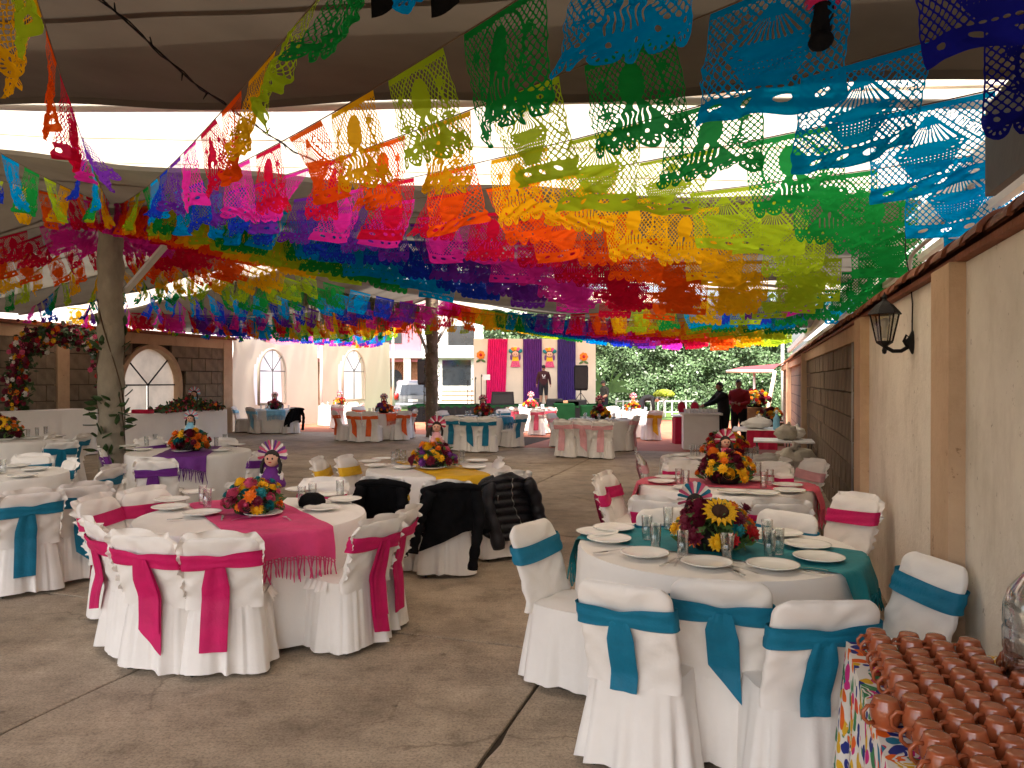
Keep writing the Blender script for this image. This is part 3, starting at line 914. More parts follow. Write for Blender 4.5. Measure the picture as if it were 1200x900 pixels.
# clipped shrub on a stem
sh = thing('topiary_shrub', 'small yellow-green clipped shrub on a white stem at the lawn', 'shrub', PX(778, 35))
MB().tube([(0, 0, 0), (.02, 0, .5), (-.02, 0, .95)], [.06, .05, .04], 8).build('stem', 'white_paint', sh)
for a in (-.4, 0, .4):
    MB().tube([(0, 0, .8), (a * .6, 0, 1.05)], .03, 6).build('branch', 'white_paint', sh)
m = MB()
mat('leaf_lime', (.30, .36, .03), .5, .4, 4)
for k in range(1500):
    a = random.uniform(0, 6.28); b = math.asin(random.uniform(-.5, 1)); r = random.uniform(.75, 1.05)
    c = Vector((.46 * r * math.cos(a) * math.cos(b), .46 * r * math.sin(a) * math.cos(b), 1.12 + .20 * r * math.sin(b)))
    d = Vector((random.gauss(0, 1), random.gauss(0, 1), random.gauss(0, 1))).normalized() * .05; e = d.orthogonal().normalized() * .03
    m.add([c - d, c + e, c + d, c - e], [(0, 1, 2, 3)])
m.build('crown', 'leaf_lime', sh, False, kind='stuff')
# palm-like plant beside the stage
pl = thing('palm_plant', 'pale green palm plant with arching fronds beside the stage', 'plant', PX(712, 37.5))
for k in range(9):
    a = -1.2 + k * .3
    pts = [Vector((math.sin(a) * r * .9, -.1 * r, 1.2 + 1.9 * math.cos(a) * r * .6 - .35 * r * r * abs(math.sin(a)))) for r in (0, .5, 1, 1.5)]
    mb = MB()
    for i in range(3):
        w0, w1 = (.10, .16, .12, .01)[i], (.10, .16, .12, .01)[i + 1]
        mb.add([pts[i] + Vector((0, 0, w0)), pts[i] - Vector((0, 0, w0)), pts[i + 1] - Vector((0, 0, w1)), pts[i + 1] + Vector((0, 0, w1))], [(0, 1, 2, 3)])
    mb.build('frond', 'leaf_mid', pl, False)
# red awning and props at the far end of the tiled wall
aw = thing('awning', 'faded red awning with white edge jutting from the far end of the wall', 'awning')
mat('awning_red', (.24, .045, .05), .8, .15, 2)
a0, a1 = PX(852, 30, CAMH + 12 * 30 / F), PX(912, 30, CAMH + 24 * 30 / F)
MB().add([a0, PX(905, 27.5, CAMH + 12 * 27.5 / F), PX(915, 31, CAMH + 20 * 31 / F), PX(868, 33, CAMH + 16 * 33 / F)], [(0, 1, 2, 3)]).build('cloth', 'awning_red', aw, False)
MB().tube([a0 + Vector((0, 0, -.04)), PX(906, 27.5, CAMH + 11 * 27.5 / F)], .06, 6).build('front_bar', 'white_steel', aw)
MB().tube([PX(884, 29, 0), PX(884, 29, CAMH + 12 * 29 / F)], .05, 8).build('post', 'white_steel', aw)
tag(MB().tube([PX(897, 27, .2), PX(908, 27.5, 2.1)], .07, 5).build('leaning_plank', 'cream'), 'pale plank leaning against the far end of the block wall', 'plank')
bar('tent_upright', 'white tent upright standing beside the far end of the tiled wall', [PX(917, 33.5, 0), PX(917, 33.5, 4.2)], .07, 'white_steel', 'post')
# ------------------------------------------------------------------ stage
YS = 35.2
stage = thing('stage', 'low stage platform with green carpeted front below the striped backdrop', 'stage', (0, YS, 0))
SX0, SX1, SHT = -4.4, 4.6, .68
MB().box(SX0, SX1, -3.4, .1, SHT - .08, SHT).build('deck', 'stage_green', stage, False)
MB().grid(lambda u, v: (SX0 + (SX1 - SX0) * u, -3.41 + .03 * math.sin(u * 160), (SHT - .01) * v), 160, 2).build('skirt', 'black_cloth', stage)
for x in (-4.2, -1.4, 1.6, 4.4):
    MB().box(x - .05, x + .05, -3.3, -3.2, 0, SHT - .08).build('leg', 'dark_tube', stage, False)
bd = thing('stage_backdrop', 'cream stage backdrop with magenta and purple pleated drapes', 'backdrop', (0, YS, SHT))
BX = lambda px: (px - 600) / F * YS
BT = CAMH + 49 * YS / F - SHT
MB().box(BX(555), BX(698), 0, .06, 0, BT).build('panel_board', 'cream', bd, False)
mat('drape_magenta', (.62, .006, .12), .6, .15, 3)
mat('drape_purple', (.10, .02, .17), .6, .15, 3)
mat('drape_indigo', (.05, .025, .15), .6, .15, 3)
for p0, p1, mm in ((572, 595, 'drape_magenta'), (613, 635, 'drape_purple'), (653, 674.5, 'drape_indigo')):
    MB().grid(lambda u, v: (BX(p0) + (BX(p1) - BX(p0)) * u - (.12 if p0 < 580 else .0) * (1 - v), -.07 + .035 * math.sin(u * 2 * math.pi * 9), .02 + (BT - .03) * v), 110, 3).build('drape', mm, bd)
for px, py in ((563.5, 416), (684, 418)):
    cx, cz = BX(px), CAMH + (HZ - py) * YS / F - SHT
    f = MB()
    for k in range(7):
        a = k * 2 * math.pi / 7
        f.ell((cx + .12 * math.cos(a), -.05, cz + .12 * math.sin(a)), (.085, .02, .085), 10, 6)
    f.build('paper_flower', 'bloom_orange', bd)
    MB().ell((cx, -.075, cz), (.075, .02, .075), 10, 6).build('flower_centre', 'bloom_red', bd)
    for sgn in (-1, 1):
        MB().ell((cx + sgn * .11, -.05, cz - .27), (.12, .015, .055), 10, 6, rot=Matrix.Rotation(sgn * .5, 3, 'Y')).build('paper_leaf', 'leaf_mid', bd)
for px, top in ((604, 407.5), (644, 408)):
    cx = BX(px); cz = CAMH + (HZ - top) * YS / F - SHT
    for k, cc in enumerate(('green', 'orange', 'yellow', 'pink', 'teal')):
        a = (k - 2) * .55
        MB().ell((cx + .24 * math.sin(a), -.06, cz - .22 + .16 * math.cos(a)), (.11, .02, .10), 10, 6).build('ribbon_loop', 'bloom_' + ('teal' if cc == 'green' else cc), bd)
    MB().ell((cx, -.055, cz - .26), (.19, .03, .17), 14, 8).build('hair', 'hair_black', bd)
    MB().ell((cx, -.085, cz - .30), (.155, .03, .135), 14, 8).build('face', 'doll_skin', bd)
    for sgn in (-1, 1):
        MB().ell((cx + sgn * .055, -.117, cz - .30), (.018, .006, .022), 8, 5).build('eye', 'hair_black', bd)
        MB().ell((cx + sgn * .20, -.07, cz - .45), (.045, .02, .13), 8, 6).build('braid', 'bloom_purple', bd)
    MB().add([(cx - .12, -.06, cz - .42), (cx + .12, -.06, cz - .42), (cx + .15, -.06, cz - .62), (cx - .15, -.06, cz - .62)], [(0, 1, 2, 3)]).build('blouse', 'bloom_yellow', bd, False)
    MB().grid(lambda u, v: (cx + (u - .5) * (.32 + .16 * v), -.065 - .012 * math.sin(u * 30), cz - .62 - .28 * v), 24, 3).build('skirt', 'bloom_pink', bd)
def speaker(px, pyt, pyb, z, w, base_h, label, pole=True):
    zt, zb = CAMH + (HZ - pyt) * z / F, CAMH + (HZ - pyb) * z / F
    c = PX(px, z, base_h)
    root = thing('loudspeaker', label, 'speaker', c)
    h = zt - zb
    b = MB()
    for (x, y, zz) in ():
        pass
    secs = []
    for k, (ww, dz) in enumerate(((.80, 0), (.96, .06), (1, .5), (1, .9), (.9, 1))):
        zz = zb - base_h + h * dz
        secs.append([(-w / 2 * ww, -.20, zz), (w / 2 * ww, -.20, zz), (w / 2 * ww * .7, .22, zz), (-w / 2 * ww * .7, .22, zz)])
    loft(secs, 'cabinet', 'black_plastic', root)
    MB().box(-w * .42, w * .42, -.215, -.203, zb - base_h + h * .08, zb - base_h + h * .92, bev=.005).build('grille', 'black_metal', root, False)
    if pole:
        MB().tube([(0, 0, 0), (0, 0, zb - base_h)], .022, 8).build('pole', 'black_metal', root)
        for k in range(3):
            a = k * 2.09 + .4
            MB().tube([(0, 0, .55), (.45 * math.cos(a), .45 * math.sin(a), .01)], .015, 6).build('tripod_leg', 'black_metal', root)
    return root
speaker(680.5, 428, 457.5, 33.0, .62, SHT, 'large black loudspeaker on a pole in front of the indigo drape')
speaker(497, 421, 451, 33.5, .55, 0, 'black loudspeaker on a pole beside the trunk column')
mo = thing('floor_monitor', 'black wedge floor monitor lying on the stage', 'speaker', PX(589, 33.2, SHT))
MB().add([(-.52, -.3, 0), (.52, -.3, 0), (.52, .3, 0), (-.52, .3, 0), (-.48, -.12, .50), (.48, -.12, .50), (.48, .26, .58), (-.48, .26, .58)], [(3, 2, 1, 0), (4, 5, 6, 7), (0, 1, 5, 4), (1, 2, 6, 5), (2, 3, 7, 6), (3, 0, 4, 7)]).build('cabinet', 'black_plastic', mo, False)
MB().add([(-.44, -.29, .07), (.44, -.29, .07), (.42, -.14, .46), (-.42, -.14, .46)], [(0, 1, 2, 3)]).build('grille', 'black_metal', mo, False)
for px, py in ((553, 445), (557, 444), (564, 441), (548, 447)):
    z = 33.3; c = PX(px, z, SHT); h = CAMH + (HZ - py) * z / F - SHT
    ms_ = thing('microphone_stand', 'slim black microphone stand in front of the cream backdrop end', 'stand', c, group='microphone stands')
    MB().tube([(0, 0, 0), (0, 0, h)], .016, 6).build('pole', 'black_metal', ms_)
    MB().lathe([(0, 0), (.16, 0), (.15, .03), (0, .035)], 14).build('base', 'black_metal', ms_)
    MB().ell((.02, -.03, h + .03), (.03, .03, .06), 8, 6).build('microphone', 'black_metal', ms_)
sb = thing('music_stand', 'thin music stand before the magenta drape', 'stand', PX(570, 33.4, SHT))
MB().tube([(0, 0, 0), (0, 0, 1.15)], .012, 6).build('pole', 'black_metal', sb)
MB().box(-.16, .16, -.02, .02, 1.10, 1.34).build('desk', 'white_steel', sb, False)
for px, w, hh, mm, lab in ((664, 1.0, .22, 'wood', 'brown equipment case lying on the stage'), (650, .7, .30, 'black_plastic', 'black keyboard case on the stage'), (676, .8, .26, 'black_plastic', 'black box of cables under the large loudspeaker'), (627, .35, .32, 'black_plastic', 'small round black stage lamp by the man')):
    tag(MB().box(-w / 2, w / 2, -.2, .2, 0, hh, bev=.04).build('equipment_case', mm, loc=PX(px, 32.2, SHT), smooth=False), lab, 'case')
gb = thing('draped_crate', 'dark green cloth draped crate in front of the stage', 'crate', PX(661, 29.5))
MB().box(-.40, .40, -.4, .4, 0, .86, bev=.03).build('cloth', 'stage_green', gb, False)
gb = thing('draped_crate', 'dark green cloth draped block beside the mustard table', 'crate', PX(690, 28.5))
MB().box(-.30, .30, -.4, .4, 0, .82, bev=.03).build('cloth', 'stage_green', gb, False)
# ================================================================== cut-paper garlands
FW, FH = .545, .44
GLY = {'B': '11110 10001 10001 11110 10001 10001 11110', 'A': '01110 10001 10001 11111 10001 10001 10001', 'U': '10001 10001 10001 10001 10001 10001 01110',
       'T': '11111 00100 00100 00100 00100 00100 00100', 'I': '01110 00100 00100 00100 00100 00100 01110', 'Z': '11111 00001 00010 00100 01000 10000 11111',
       'O': '01110 10001 10001 10001 10001 10001 01110', 'X': '10001 10001 01010 00100 01010 10001 10001', 'M': '10001 11011 10101 10101 10001 10001 10001',
       'E': '11111 10000 10000 11110 10000 10000 11111', 'N': '10001 11001 10101 10011 10001 10001 10001'}
def text_mask(X, Y, word, x0, y0, ang, ch):
    """boolean mask of raised block letters running from (x0,y0) at an angle"""
    c, s = math.cos(ang), math.sin(ang)
    a = (X - x0) * c + (Y - y0) * s
    b = -(X - x0) * s + (Y - y0) * c
    out = np.zeros(X.shape, bool)
    cw = ch / 7.0
    for i, L in enumerate(word):
        rows = GLY[L].split()
        gx = np.floor((a - i * cw * 6.2) / cw).astype(int)
        gy = np.floor(b / cw).astype(int)
        ok = (gx >= 0) & (gx < 5) & (gy >= 0) & (gy < 7)
        g = np.array([[ch_ == '1' for ch_ in r] for r in rows])[::-1]
        out |= ok & g[np.clip(gy, 0, 6), np.clip(gx, 0, 4)]
    band = (a > -cw * 1.5) & (a < len(word) * cw * 6.2) & (b > -cw * 1.6) & (b < ch + cw * 1.6)
    inner = (a > -cw * .5) & (a < len(word) * cw * 6.2 - cw) & (b > -cw * .5) & (b < ch + cw * .5)
    return band, inner & ~out
def paper_mask(kind, nx, ny):
    """1 = paper, 0 = cut away; x in -.5...5, y in 0 (bottom)..1 (top)"""
    x = np.linspace(-.5, .5, nx)[None, :].repeat(ny, 0)
    y = np.linspace(0, 1, ny)[:, None].repeat(nx, 1)
    W_, H_ = .60, .46
    X, Y = x * W_, y * H_
    p = .036
    la = np.abs(((X + Y) / p) % 1 - .5) * p
    lb = np.abs(((X - Y) / p) % 1 - .5) * p
    lattice = (la < .0045) | (lb < .0045)
    paper = lattice.copy()
    if kind == 'font':
        ap = (0, .40)
        dx, dy = X - ap[0], ap[1] - Y
        ray = (dy > 0) & (dy < .15) & (np.abs(dx) < dy * 1.05 + .012)
        ang = np.arctan2(dx, np.maximum(dy, 1e-4))
        slots = (np.abs((ang * 6.2) % 1 - .5) < .24) & (dy > .05) & (dy < .135) & (np.abs(ang) < .8)
        paper |= ray
        rim = (X / .175) ** 2 + ((Y - .235) / .042) ** 2 < 1
        bowl = (np.abs(X) < .165 - .09 * np.clip((.235 - Y) / .13, 0, 1) ** 1.5) & (Y < .235) & (Y > .095)
        paper |= rim | bowl
        paper &= ~slots
        ring = np.abs((X / .155) ** 2 + ((Y - .235) / .030) ** 2 - 1) < .10
        dash = ((np.arctan2(Y - .235, X) * 9) % 1) < .6
        paper &= ~(ring & dash)
        dots = (((X * 55) % 1 - .5) ** 2 + ((Y * 70) % 1 - .5) ** 2 < .05) & bowl & (Y > .14) & (Y < .20)
        paper &= ~dots
        paper |= (Y < .085)
        for cx in (-.2, -.07, .06, .2):
            paper &= ~(((X - cx) / .03) ** 2 + ((Y - .05 - .2 * (X - cx)) / .011) ** 2 < 1)
        for w, x0, y0, an in (('BAUTIZO', -.265, .20, R(44)), ('XIMENA', .075, .385, R(-44))):
            band, cut = text_mask(X, Y, w, x0, y0, an, .042)
            paper |= band
            paper &= ~cut
        edge0 = (Y < .008)
        paper |= edge0
        inside = np.ones_like(paper)
    elif kind == 'flower':
        for cx, cy, rr in ((-.13, .25, .085), (.12, .28, .085), (0, .15, .07)):
            d = np.hypot(X - cx, Y - cy); a = np.arctan2(Y - cy, X - cx)
            pet = d < rr * (.75 + .25 * np.cos(a * 7))
            paper |= pet
            paper &= ~((d > rr * .28) & (d < rr * .68) & (np.abs((a * 7 / 6.283) % 1 - .5) > .40))
            paper &= ~((d < rr * .2) & (d > rr * .12))
        paper |= (np.abs(Y - .10) < .008)
        inside = np.ones_like(paper)
    else:
        e = (X / .075) ** 2 + ((Y - .30) / .095) ** 2
        paper |= e < 1
        body = (Y < .24) & (np.abs(X) < .03 + (.24 - Y) * .95) & (Y > .09)
        paper |= body
        r_ = np.hypot(X, (Y - .27) * 1.05)
        paper |= np.abs(r_ - .185) < .007
        for cx, cy, rr in ((-.17, .19, .05), (.17, .19, .05), (-.2, .33, .035), (.2, .33, .035)):
            d = np.hypot(X - cx, Y - cy); a = np.arctan2(Y - cy, X - cx)
            paper |= d < rr * (.72 + .28 * np.cos(a * 6))
            paper &= ~((d > rr * .3) & (d < rr * .62) & (np.abs((a * 6 / 6.283) % 1 - .5) > .38))
        paper &= ~(((X * 30) % 1 < .28) & (Y < .185) & (Y > .115) & (np.abs(X) < .10))
        paper &= ~((X / .012) ** 2 + ((Y - .20) / .022) ** 2 < 1)
        inside = np.ones_like(paper)
    if kind != 'font':
        nsc = 6
        wv = W_ / nsc
        lx = ((X + W_ / 2) / wv) % 1 - .5
        sy = .062
        d = np.hypot(lx * wv, (Y - sy) * .82)
        scal = (d < wv * .49) | (Y > sy)
        paper |= (Y < .10)
        paper &= ~((d > wv * .24) & (d < wv * .37) & (np.abs((np.arctan2(Y - sy, lx * wv) * 12 / 6.283) % 1 - .5) < .22) & (Y < sy))
        paper &= ~((np.hypot(lx * wv, Y - .08) < .010))
        inside = scal
    paper |= (Y > H_ - .03)
    paper |= (np.abs(X) > W_ / 2 - .008)
    return (paper & inside).astype(float)
def paper_mesh(kind, nx, ny, bend):
    ss = 4
    M = paper_mask(kind, nx * ss, ny * ss)
    G = M.reshape(ny, ss, nx, ss).mean((1, 3))
    xs = np.linspace(-FW / 2, FW / 2, nx); ys = np.linspace(0, FH, ny) - FH
    verts, faces, cache = [], [], {}
    def vid(key, px, py):
        i = cache.get(key)
        if i is None:
            i = len(verts); cache[key] = i
            verts.append((px, py))
        return i
    for j in range(ny - 1):
        for i in range(nx - 1):
            q = (G[j, i], G[j, i + 1], G[j + 1, i + 1], G[j + 1, i])
            cs = ((i, j), (i + 1, j), (i + 1, j + 1), (i, j + 1))
            if max(q) < .5:
                continue
            if min(q) >= .5:
                faces.append(tuple(vid(c, xs[c[0]], ys[c[1]]) for c in cs)); continue
            poly = []
            for k in range(4):
                a, b = cs[k], cs[(k + 1) % 4]
                va, vb = q[k], q[(k + 1) % 4]
                if va >= .5:
                    poly.append(vid(a, xs[a[0]], ys[a[1]]))
                if (va >= .5) != (vb >= .5):
                    t = (.5 - va) / (vb - va)
                    key = ('e',) + (a + b if a < b else b + a)
                    poly.append(vid(key, xs[a[0]] + (xs[b[0]] - xs[a[0]]) * t, ys[a[1]] + (ys[b[1]] - ys[a[1]]) * t))
            if len(poly) >= 3:
                faces.append(tuple(poly))
    out = []
    for x, y in verts:
        f = -y / FH
        a, b_, c, e = bend
        d = a * f * f + b_ * f * math.sin(x * 9 + c) * .8 + .012 * math.sin(x * 23 + 5 * f + c) * f + e * f * max(0, x / FW + .1) * .8
        d += f * (.010 * math.sin(37 * x + 21 * f + 3 * math.sin(11 * f + c)) + .007 * abs(math.sin(19 * x - 27 * f + c)) + .012 * math.sin(13 * f + 7 * x * (1 + c)))
        lift = abs(e) * .35 * f * max(0, x / FW + .1)
        out.append((x * (1 - .06 * f * abs(b_) * 10), d, y + lift))
    me = bpy.data.meshes.new('flag')
    me.from_pydata(out, [], faces)
    me.materials.append(MATS['paper_red'])
    me.polygons.foreach_set('use_smooth', [True] * len(faces))
    me.update()
    return me
BENDS = [(.04, .05, 0, .03), (-.07, .06, 2, -.05), (.10, .04, 4, .18), (.03, .08, 1, -.22), (-.05, .05, 3.2, .38)]
NEAR = {(k, b): paper_mesh(k, 116, 89, BENDS[b]) for k in ('font', 'flower', 'doll') for b in range(5)}
MID = {(k, b): paper_mesh(k, 50, 38, BENDS[b]) for k in ('font', 'flower', 'doll') for b in range(3)}
CYC = ['lightblue', 'blue', 'purple', 'pink', 'red', 'orange', 'yellow', 'lime', 'green']
KIND = {'lightblue': 'font', 'blue': 'flower', 'purple': 'flower', 'pink': 'font', 'red': 'doll', 'orange': 'font', 'yellow': 'doll', 'lime': 'font', 'green': 'doll', 'navy': 'flower'}
rg = random.Random(21)
def garland(label, group, a, b, sag=.28, off=0, skip=.25, pitch=.72, colours=None, start=-0.2):
    a, b = Vector(a), Vector(b)
    d = b - a
    L = d.length
    ph = Vector((d.x, d.y, 0)).normalized()
    root = thing('papel_picado_garland', label, 'garland', a, group=group)
    pt = lambda u: a + d * u - Vector((0, 0, sag * 4 * u * (1 - u)))
    MB().tube([pt(k / 24) - a for k in range(25)], .0035, 4).build('string', 'cord_brown', root)
    n = int((L - start - .28) / pitch + .5)
    yaw0 = math.atan2(ph.y, ph.x)
    for i in range(1, n):
        u = (start + (i + .5) * pitch) / L
        p = pt(u)
        q = pt(min(1, u + .01)) - pt(max(0, u - .01))
        if p.y < .6 and i > 3:
            continue
        k = (i - 7 + off) % 9
        c = CYC[k]
        if colours:
            c = colours(i, c)
        dist = (p - Vector((0, 0, CAMH))).length
        b_ = rg.choice((0, 0, 1, 1, 2, 3, 4)) if dist < 8.5 else rg.randrange(3)
        kd = KIND[c] if rg.random() < .62 else rg.choice(('font', 'flower', 'doll'))
        me = (NEAR if dist < 8.5 else MID)[(kd, b_)]
        slope = math.asin(max(-1, min(1, q.z / q.length)))
        flip = 0 if rg.random() < .5 else math.pi
        # blown a little off plumb about the string
        E = Matrix.Rotation(yaw0, 3, 'Z') @ Matrix.Rotation(-slope, 3, 'Y') @ Matrix.Rotation(rg.gauss(0, .17), 3, 'X') @ Matrix.Rotation(flip, 3, 'Z')
        mob('flag', me, root, p - a - Vector((0, 0, .004)), rot=E.to_euler(), mat_='paper_' + c, scale=rg.uniform(.95, 1.04))
    return root
top1 = C1 + Vector((0, 0, 4.5))
top2 = C2 + Vector((0, 0, 4.35))
LB1 = 'rainbow cut-paper garland strung from the wrapped column to the wall with the lantern'
G1 = 'garlands from the wrapped column to the lantern wall'
def deep(i, c):
    return c
s = .33
k = 0
while s < 14.2:
    col = (lambda i, c: 'navy' if (c == 'blue' and i > 12) else c)
    garland(LB1, G1, top1 + Vector((random.uniform(-.05, .05), random.uniform(-.05, .05), random.uniform(-.06, .03))), top1 + (RW(s, 1.02, 3.18 + random.uniform(-.05, .05)) - top1) * 1.08, sag=.34 + random.uniform(-.04, .06) + (.06 if s > 8 else 0), colours=col)
    s += .93 if s < 8 else 1.15
# two that run back over the camera side
garland('rainbow cut-paper garland running from the wrapped column over the open floor', 'garlands over the open floor', top1, (.6, -2.14, 3.3), sag=.35)
garland('rainbow cut-paper garland running from the wrapped column over the open floor', 'garlands over the open floor', top1, (-1.5, -2.0, 3.3), sag=.33)
garland('rainbow cut-paper garland running from the wrapped column over the open floor', 'garlands over the open floor', top1, (-3.7, -2.0, 3.3), sag=.33)
LBB = 'rainbow cut-paper garland strung from the wrapped column towards the trunk column row'
t = -6.0
while t > -9.0:
    garland(LBB, 'garlands from the wrapped column towards the stage', top1, RW(20.2, t, 3.55), sag=.45)
    t -= 1.35
LBL = 'rainbow cut-paper garland strung from the wrapped column to the block wall side'
for t in (-10.6, -11.9, -13.2, -14.5, -15.7):
    garland(LBL, 'garlands from the wrapped column to the block wall', top1, RW(20.6, t, 3.42), sag=.42)
s = 20.0
while s > 6:
    garland(LBL, 'garlands from the wrapped column to the block wall', top1, RW(s, -16.6, 3.5), sag=.36)
    s -= 1.6
LC = 'rainbow cut-paper garland strung from the trunk column to the tiled wall'
s = 11.6
while s < 25:
    garland(LC, 'garlands from the trunk column to the tiled wall', top2, RW(s, 1.02, 3.25), sag=.55)
    s += 1.25
LD = 'rainbow cut-paper garland strung from the trunk column to the tent side sheets'
s = 14.5
while s < 29:
    garland(LD, 'garlands from the trunk column to the tent side sheets', top2, RW(s, -16.5, 3.6), sag=.38)
    s += 1.3
# wire of little lights crossing under the canopy
wr = [PX(60, 3.2, CAMH + 480 * 3.2 / F), PX(120, 3.6, CAMH + 446 * 3.6 / F), PX(225, 4.6, CAMH + 350 * 4.6 / F), PX(290, 5.6, CAMH + 305 * 5.6 / F), PX(345, 6.8, CAMH + 268 * 6.8 / F), PX(405, 8.4, CAMH + 240 * 8.4 / F)]
pts = []
for i in range(len(wr) - 1):
    for q in range(8):
        pts.append(wr[i].lerp(wr[i + 1], q / 8))
lw = thing('light_string', 'dark twisted wire with small bulbs crossing under the brown tarpaulin', 'light string')
MB().tube(pts, .0055, 5).build('wire', 'black_plastic', lw)
MB().tube([p + Vector((.012 * math.sin(i * 1.3), 0, .012 * math.cos(i * 1.3))) for i, p in enumerate(pts)], .004, 5).build('wire', 'black_plastic', lw)
for i in range(3, len(pts), 3):
    MB().tube([pts[i], pts[i] + Vector((random.uniform(-.03, .03), 0, random.choice((-1, 1)) * .045))], [.006, .003], 5).build('tiny_bulb', 'black_plastic', lw)
# dark pennants and a hanging rag-doll leg overhead
for px in (449, 519):
    z = 3.2
    zz = CAMH + (HZ - 0) * z / F
    c = PX(px, z)
    tag(MB().grid(lambda u, v: (c.x + (u - .5) * .12 + .012 * v, c.y + .02 * math.sin(4 * u), zz + .32 - v * (.40 - .06 * u)), 6, 6).build('pennant', 'black_cloth'), 'small black cloth pennant hanging from the brown tarpaulin', 'pennant', 'black pennants')
# ================================================================== chairs
def chair_meshes(kind, sd=0):
    ruf = kind == 'ruffled'
    top = .845 if ruf else .88
    lean = .30
    m = MB()
    NP = 132 if ruf else 96
    def ring(a, ax, ay, cy, e=4.0):
        c, s = math.cos(a), math.sin(a)
        k = (abs(c) ** e + abs(s) ** e) ** (-1 / e)
        return Vector((ax * k * c, cy + ay * k * s, 0))
    NR = 12
    def skirt(u, v):
        a = u * 2 * math.pi
        z = .455 - .425 * v
        fl = 1 + .26 * v ** .8
        p = ring(a, .212 * fl, .225 * fl, -.02)
        n = Vector((math.cos(a), math.sin(a), 0))
        if ruf:
            am = .35 + .65 * math.sin(2.5 * a + 1 + .8 * sd) ** 2
            ww_ = 1.7 * math.sin(2 * a + .6 + 2.1 * sd) + .9 * math.sin(5 * a + 1.3 * sd) + sd
            g = (.007 * math.sin(33 * a + ww_) + .006 * math.sin(52 * a + 2 * ww_)) * min(1, v * 4) * am * (1 - .4 * v) + v * (.020 * math.sin(8 * a + ww_) + .013 * math.sin(13 * a + 1.3 + 1.5 * ww_) * am) + (.012 if v < .04 else 0)
        else:
            g = .020 * v * math.sin(6 * a + .7 + 1.9 * sd) + .012 * v * math.sin(13 * a + 2.3 * sd) + .006 * v * math.sin(23 * a + 2)
            for ca in (-2.36, -.78):           # inverted pleats on the back corners
                da = (a - ca + math.pi) % (2 * math.pi) - math.pi
                g -= .05 * v * math.exp(-(da / .05) ** 2)
                g += .025 * v * math.exp(-((abs(da) - .13) / .06) ** 2)
        p += n * g
        zz = z + (.010 * math.sin(3 * a + 1) * v)
        return (p.x, p.y, zz)
    m.grid(skirt, NP, NR, cu=True)
    def seat(u, v):
        a = u * 2 * math.pi
        k = 1 - v
        p = ring(a, .212 * k, .225 * k, -.02)
        z = .455 + .016 * (1 - k ** 4) - .010 * math.exp(-((p.x) ** 2 + (p.y - .02) ** 2) / .02) + .003 * math.sin(30 * p.x + 12 * p.y)
        return (p.x, p.y, z)
    m.grid(seat, 48, 6, cu=True)
    def back_half(v):
        z = .40 + (top - .40) * (1 - (1 - v) ** 1.8)
        q = max(0.0, (z - (top - .07)) / .07)
        w = (.222 - .008 * v) * (1 - (q * .72) ** 2.4) ** (1 / 2.4)
        d = .036 * max(.12, (1 - q ** 3) ** .5 if q < 1 else 0)
        return z, w, d
    def cyb(z):
        return -.218 - lean * max(0, z - .45) - .20 * max(0, z - .62) ** 2
    def back(u, v):
        a = u * 2 * math.pi
        z, w, d = back_half(v)
        p = ring(a, w, d, cyb(z), 3.2)
        wr = .005 * math.sin(45 * z + 1.7 * sd + 3 * math.sin(14 * p.x + sd)) + .006 * math.exp(-((p.x * (1 if sd != 1 else -1) + .25 - .6 * (z - .4)) / .025) ** 2) * (1 if p.y < cyb(z) else .4) + .003 * math.sin(40 * p.x + 22 * z) + .005 * math.sin(70 * (z + abs(p.x) * .8)) * math.exp(-((z - .58) / .07) ** 2)
        p.y += wr
        if not ruf and z < .62:                # the cover's back panel hangs straight to the seat
            p.y -= .01 * (0.62 - z)
        zz = z
        return (p.x, p.y, zz)
    m.grid(back, 64, 26, cu=True)
    z, w, d = back_half(1)
    capc = Vector((0, cyb(top), top + .006))
    m.grid(lambda u, v: tuple(Vector(back(u, 1)).lerp(Vector((back(u, 1)[0] * .9, cyb(top), top + .004)), v)), 64, 2, cu=True)
    if ruf:
        # frill along the outline of the back
        path = []
        for k in range(61):
            u = k / 60
            if u < .36:
                z = .47 + (.775 - .47) * u / .36; path.append((-.215 + .008 * u, cyb(z), z, -1, 0))
            elif u > .64:
                z = .47 + (.775 - .47) * (1 - u) / .36; path.append((.215 - .008 * (1 - u), cyb(z), z, 1, 0))
            else:
                a = math.pi * (1 - (u - .36) / .28)
                x = .208 * math.copysign(abs(math.cos(a)) ** .55, math.cos(a)); z = .775 + .068 * math.sin(a) ** .6 if math.sin(a) > 0 else .775
                path.append((x, cyb(z), z, math.cos(a) * .8, math.sin(a)))
        def frill(u, v):
            k = u * 60
            i = min(59, int(k)); f = k - i
            q = [path[i][j] * (1 - f) + path[i + 1][j] * f for j in range(5)]
            w = (.004 + .010 * min(1, u * 4, (1 - u) * 4) + .032 * math.exp(-((u - .5) / .20) ** 4)) * (1 + .14 * math.sin(43 * u + 1) + .08 * math.sin(91 * u))
            wave = .018 * math.sin(2 * math.pi * 13 * u + 2.5 * math.sin(11 * u)) * v * v + .006 * math.sin(2 * math.pi * 29 * u) * v
            return (q[0] + q[3] * w * v, q[1] - .012 + wave - .018 * v, q[2] + q[4] * w * v + .002 * math.sin(90 * u) * v)
        m.grid(frill, 260, 4)
        def peplum(u, v):
            a = -.35 + u * (math.pi + .70)
            p = ring(a, .215, .228, -.02)
            n = Vector((math.cos(a), math.sin(a), 0))
            p += n * (.012 + .034 * v + .011 * math.sin(a * 34) * v)
            return (p.x, p.y, .462 - .060 * v + .006 * math.sin(a * 21) * v)
        m.grid(peplum, 160, 2)
    cover = m.mesh('seat_cover', 'cover_white')
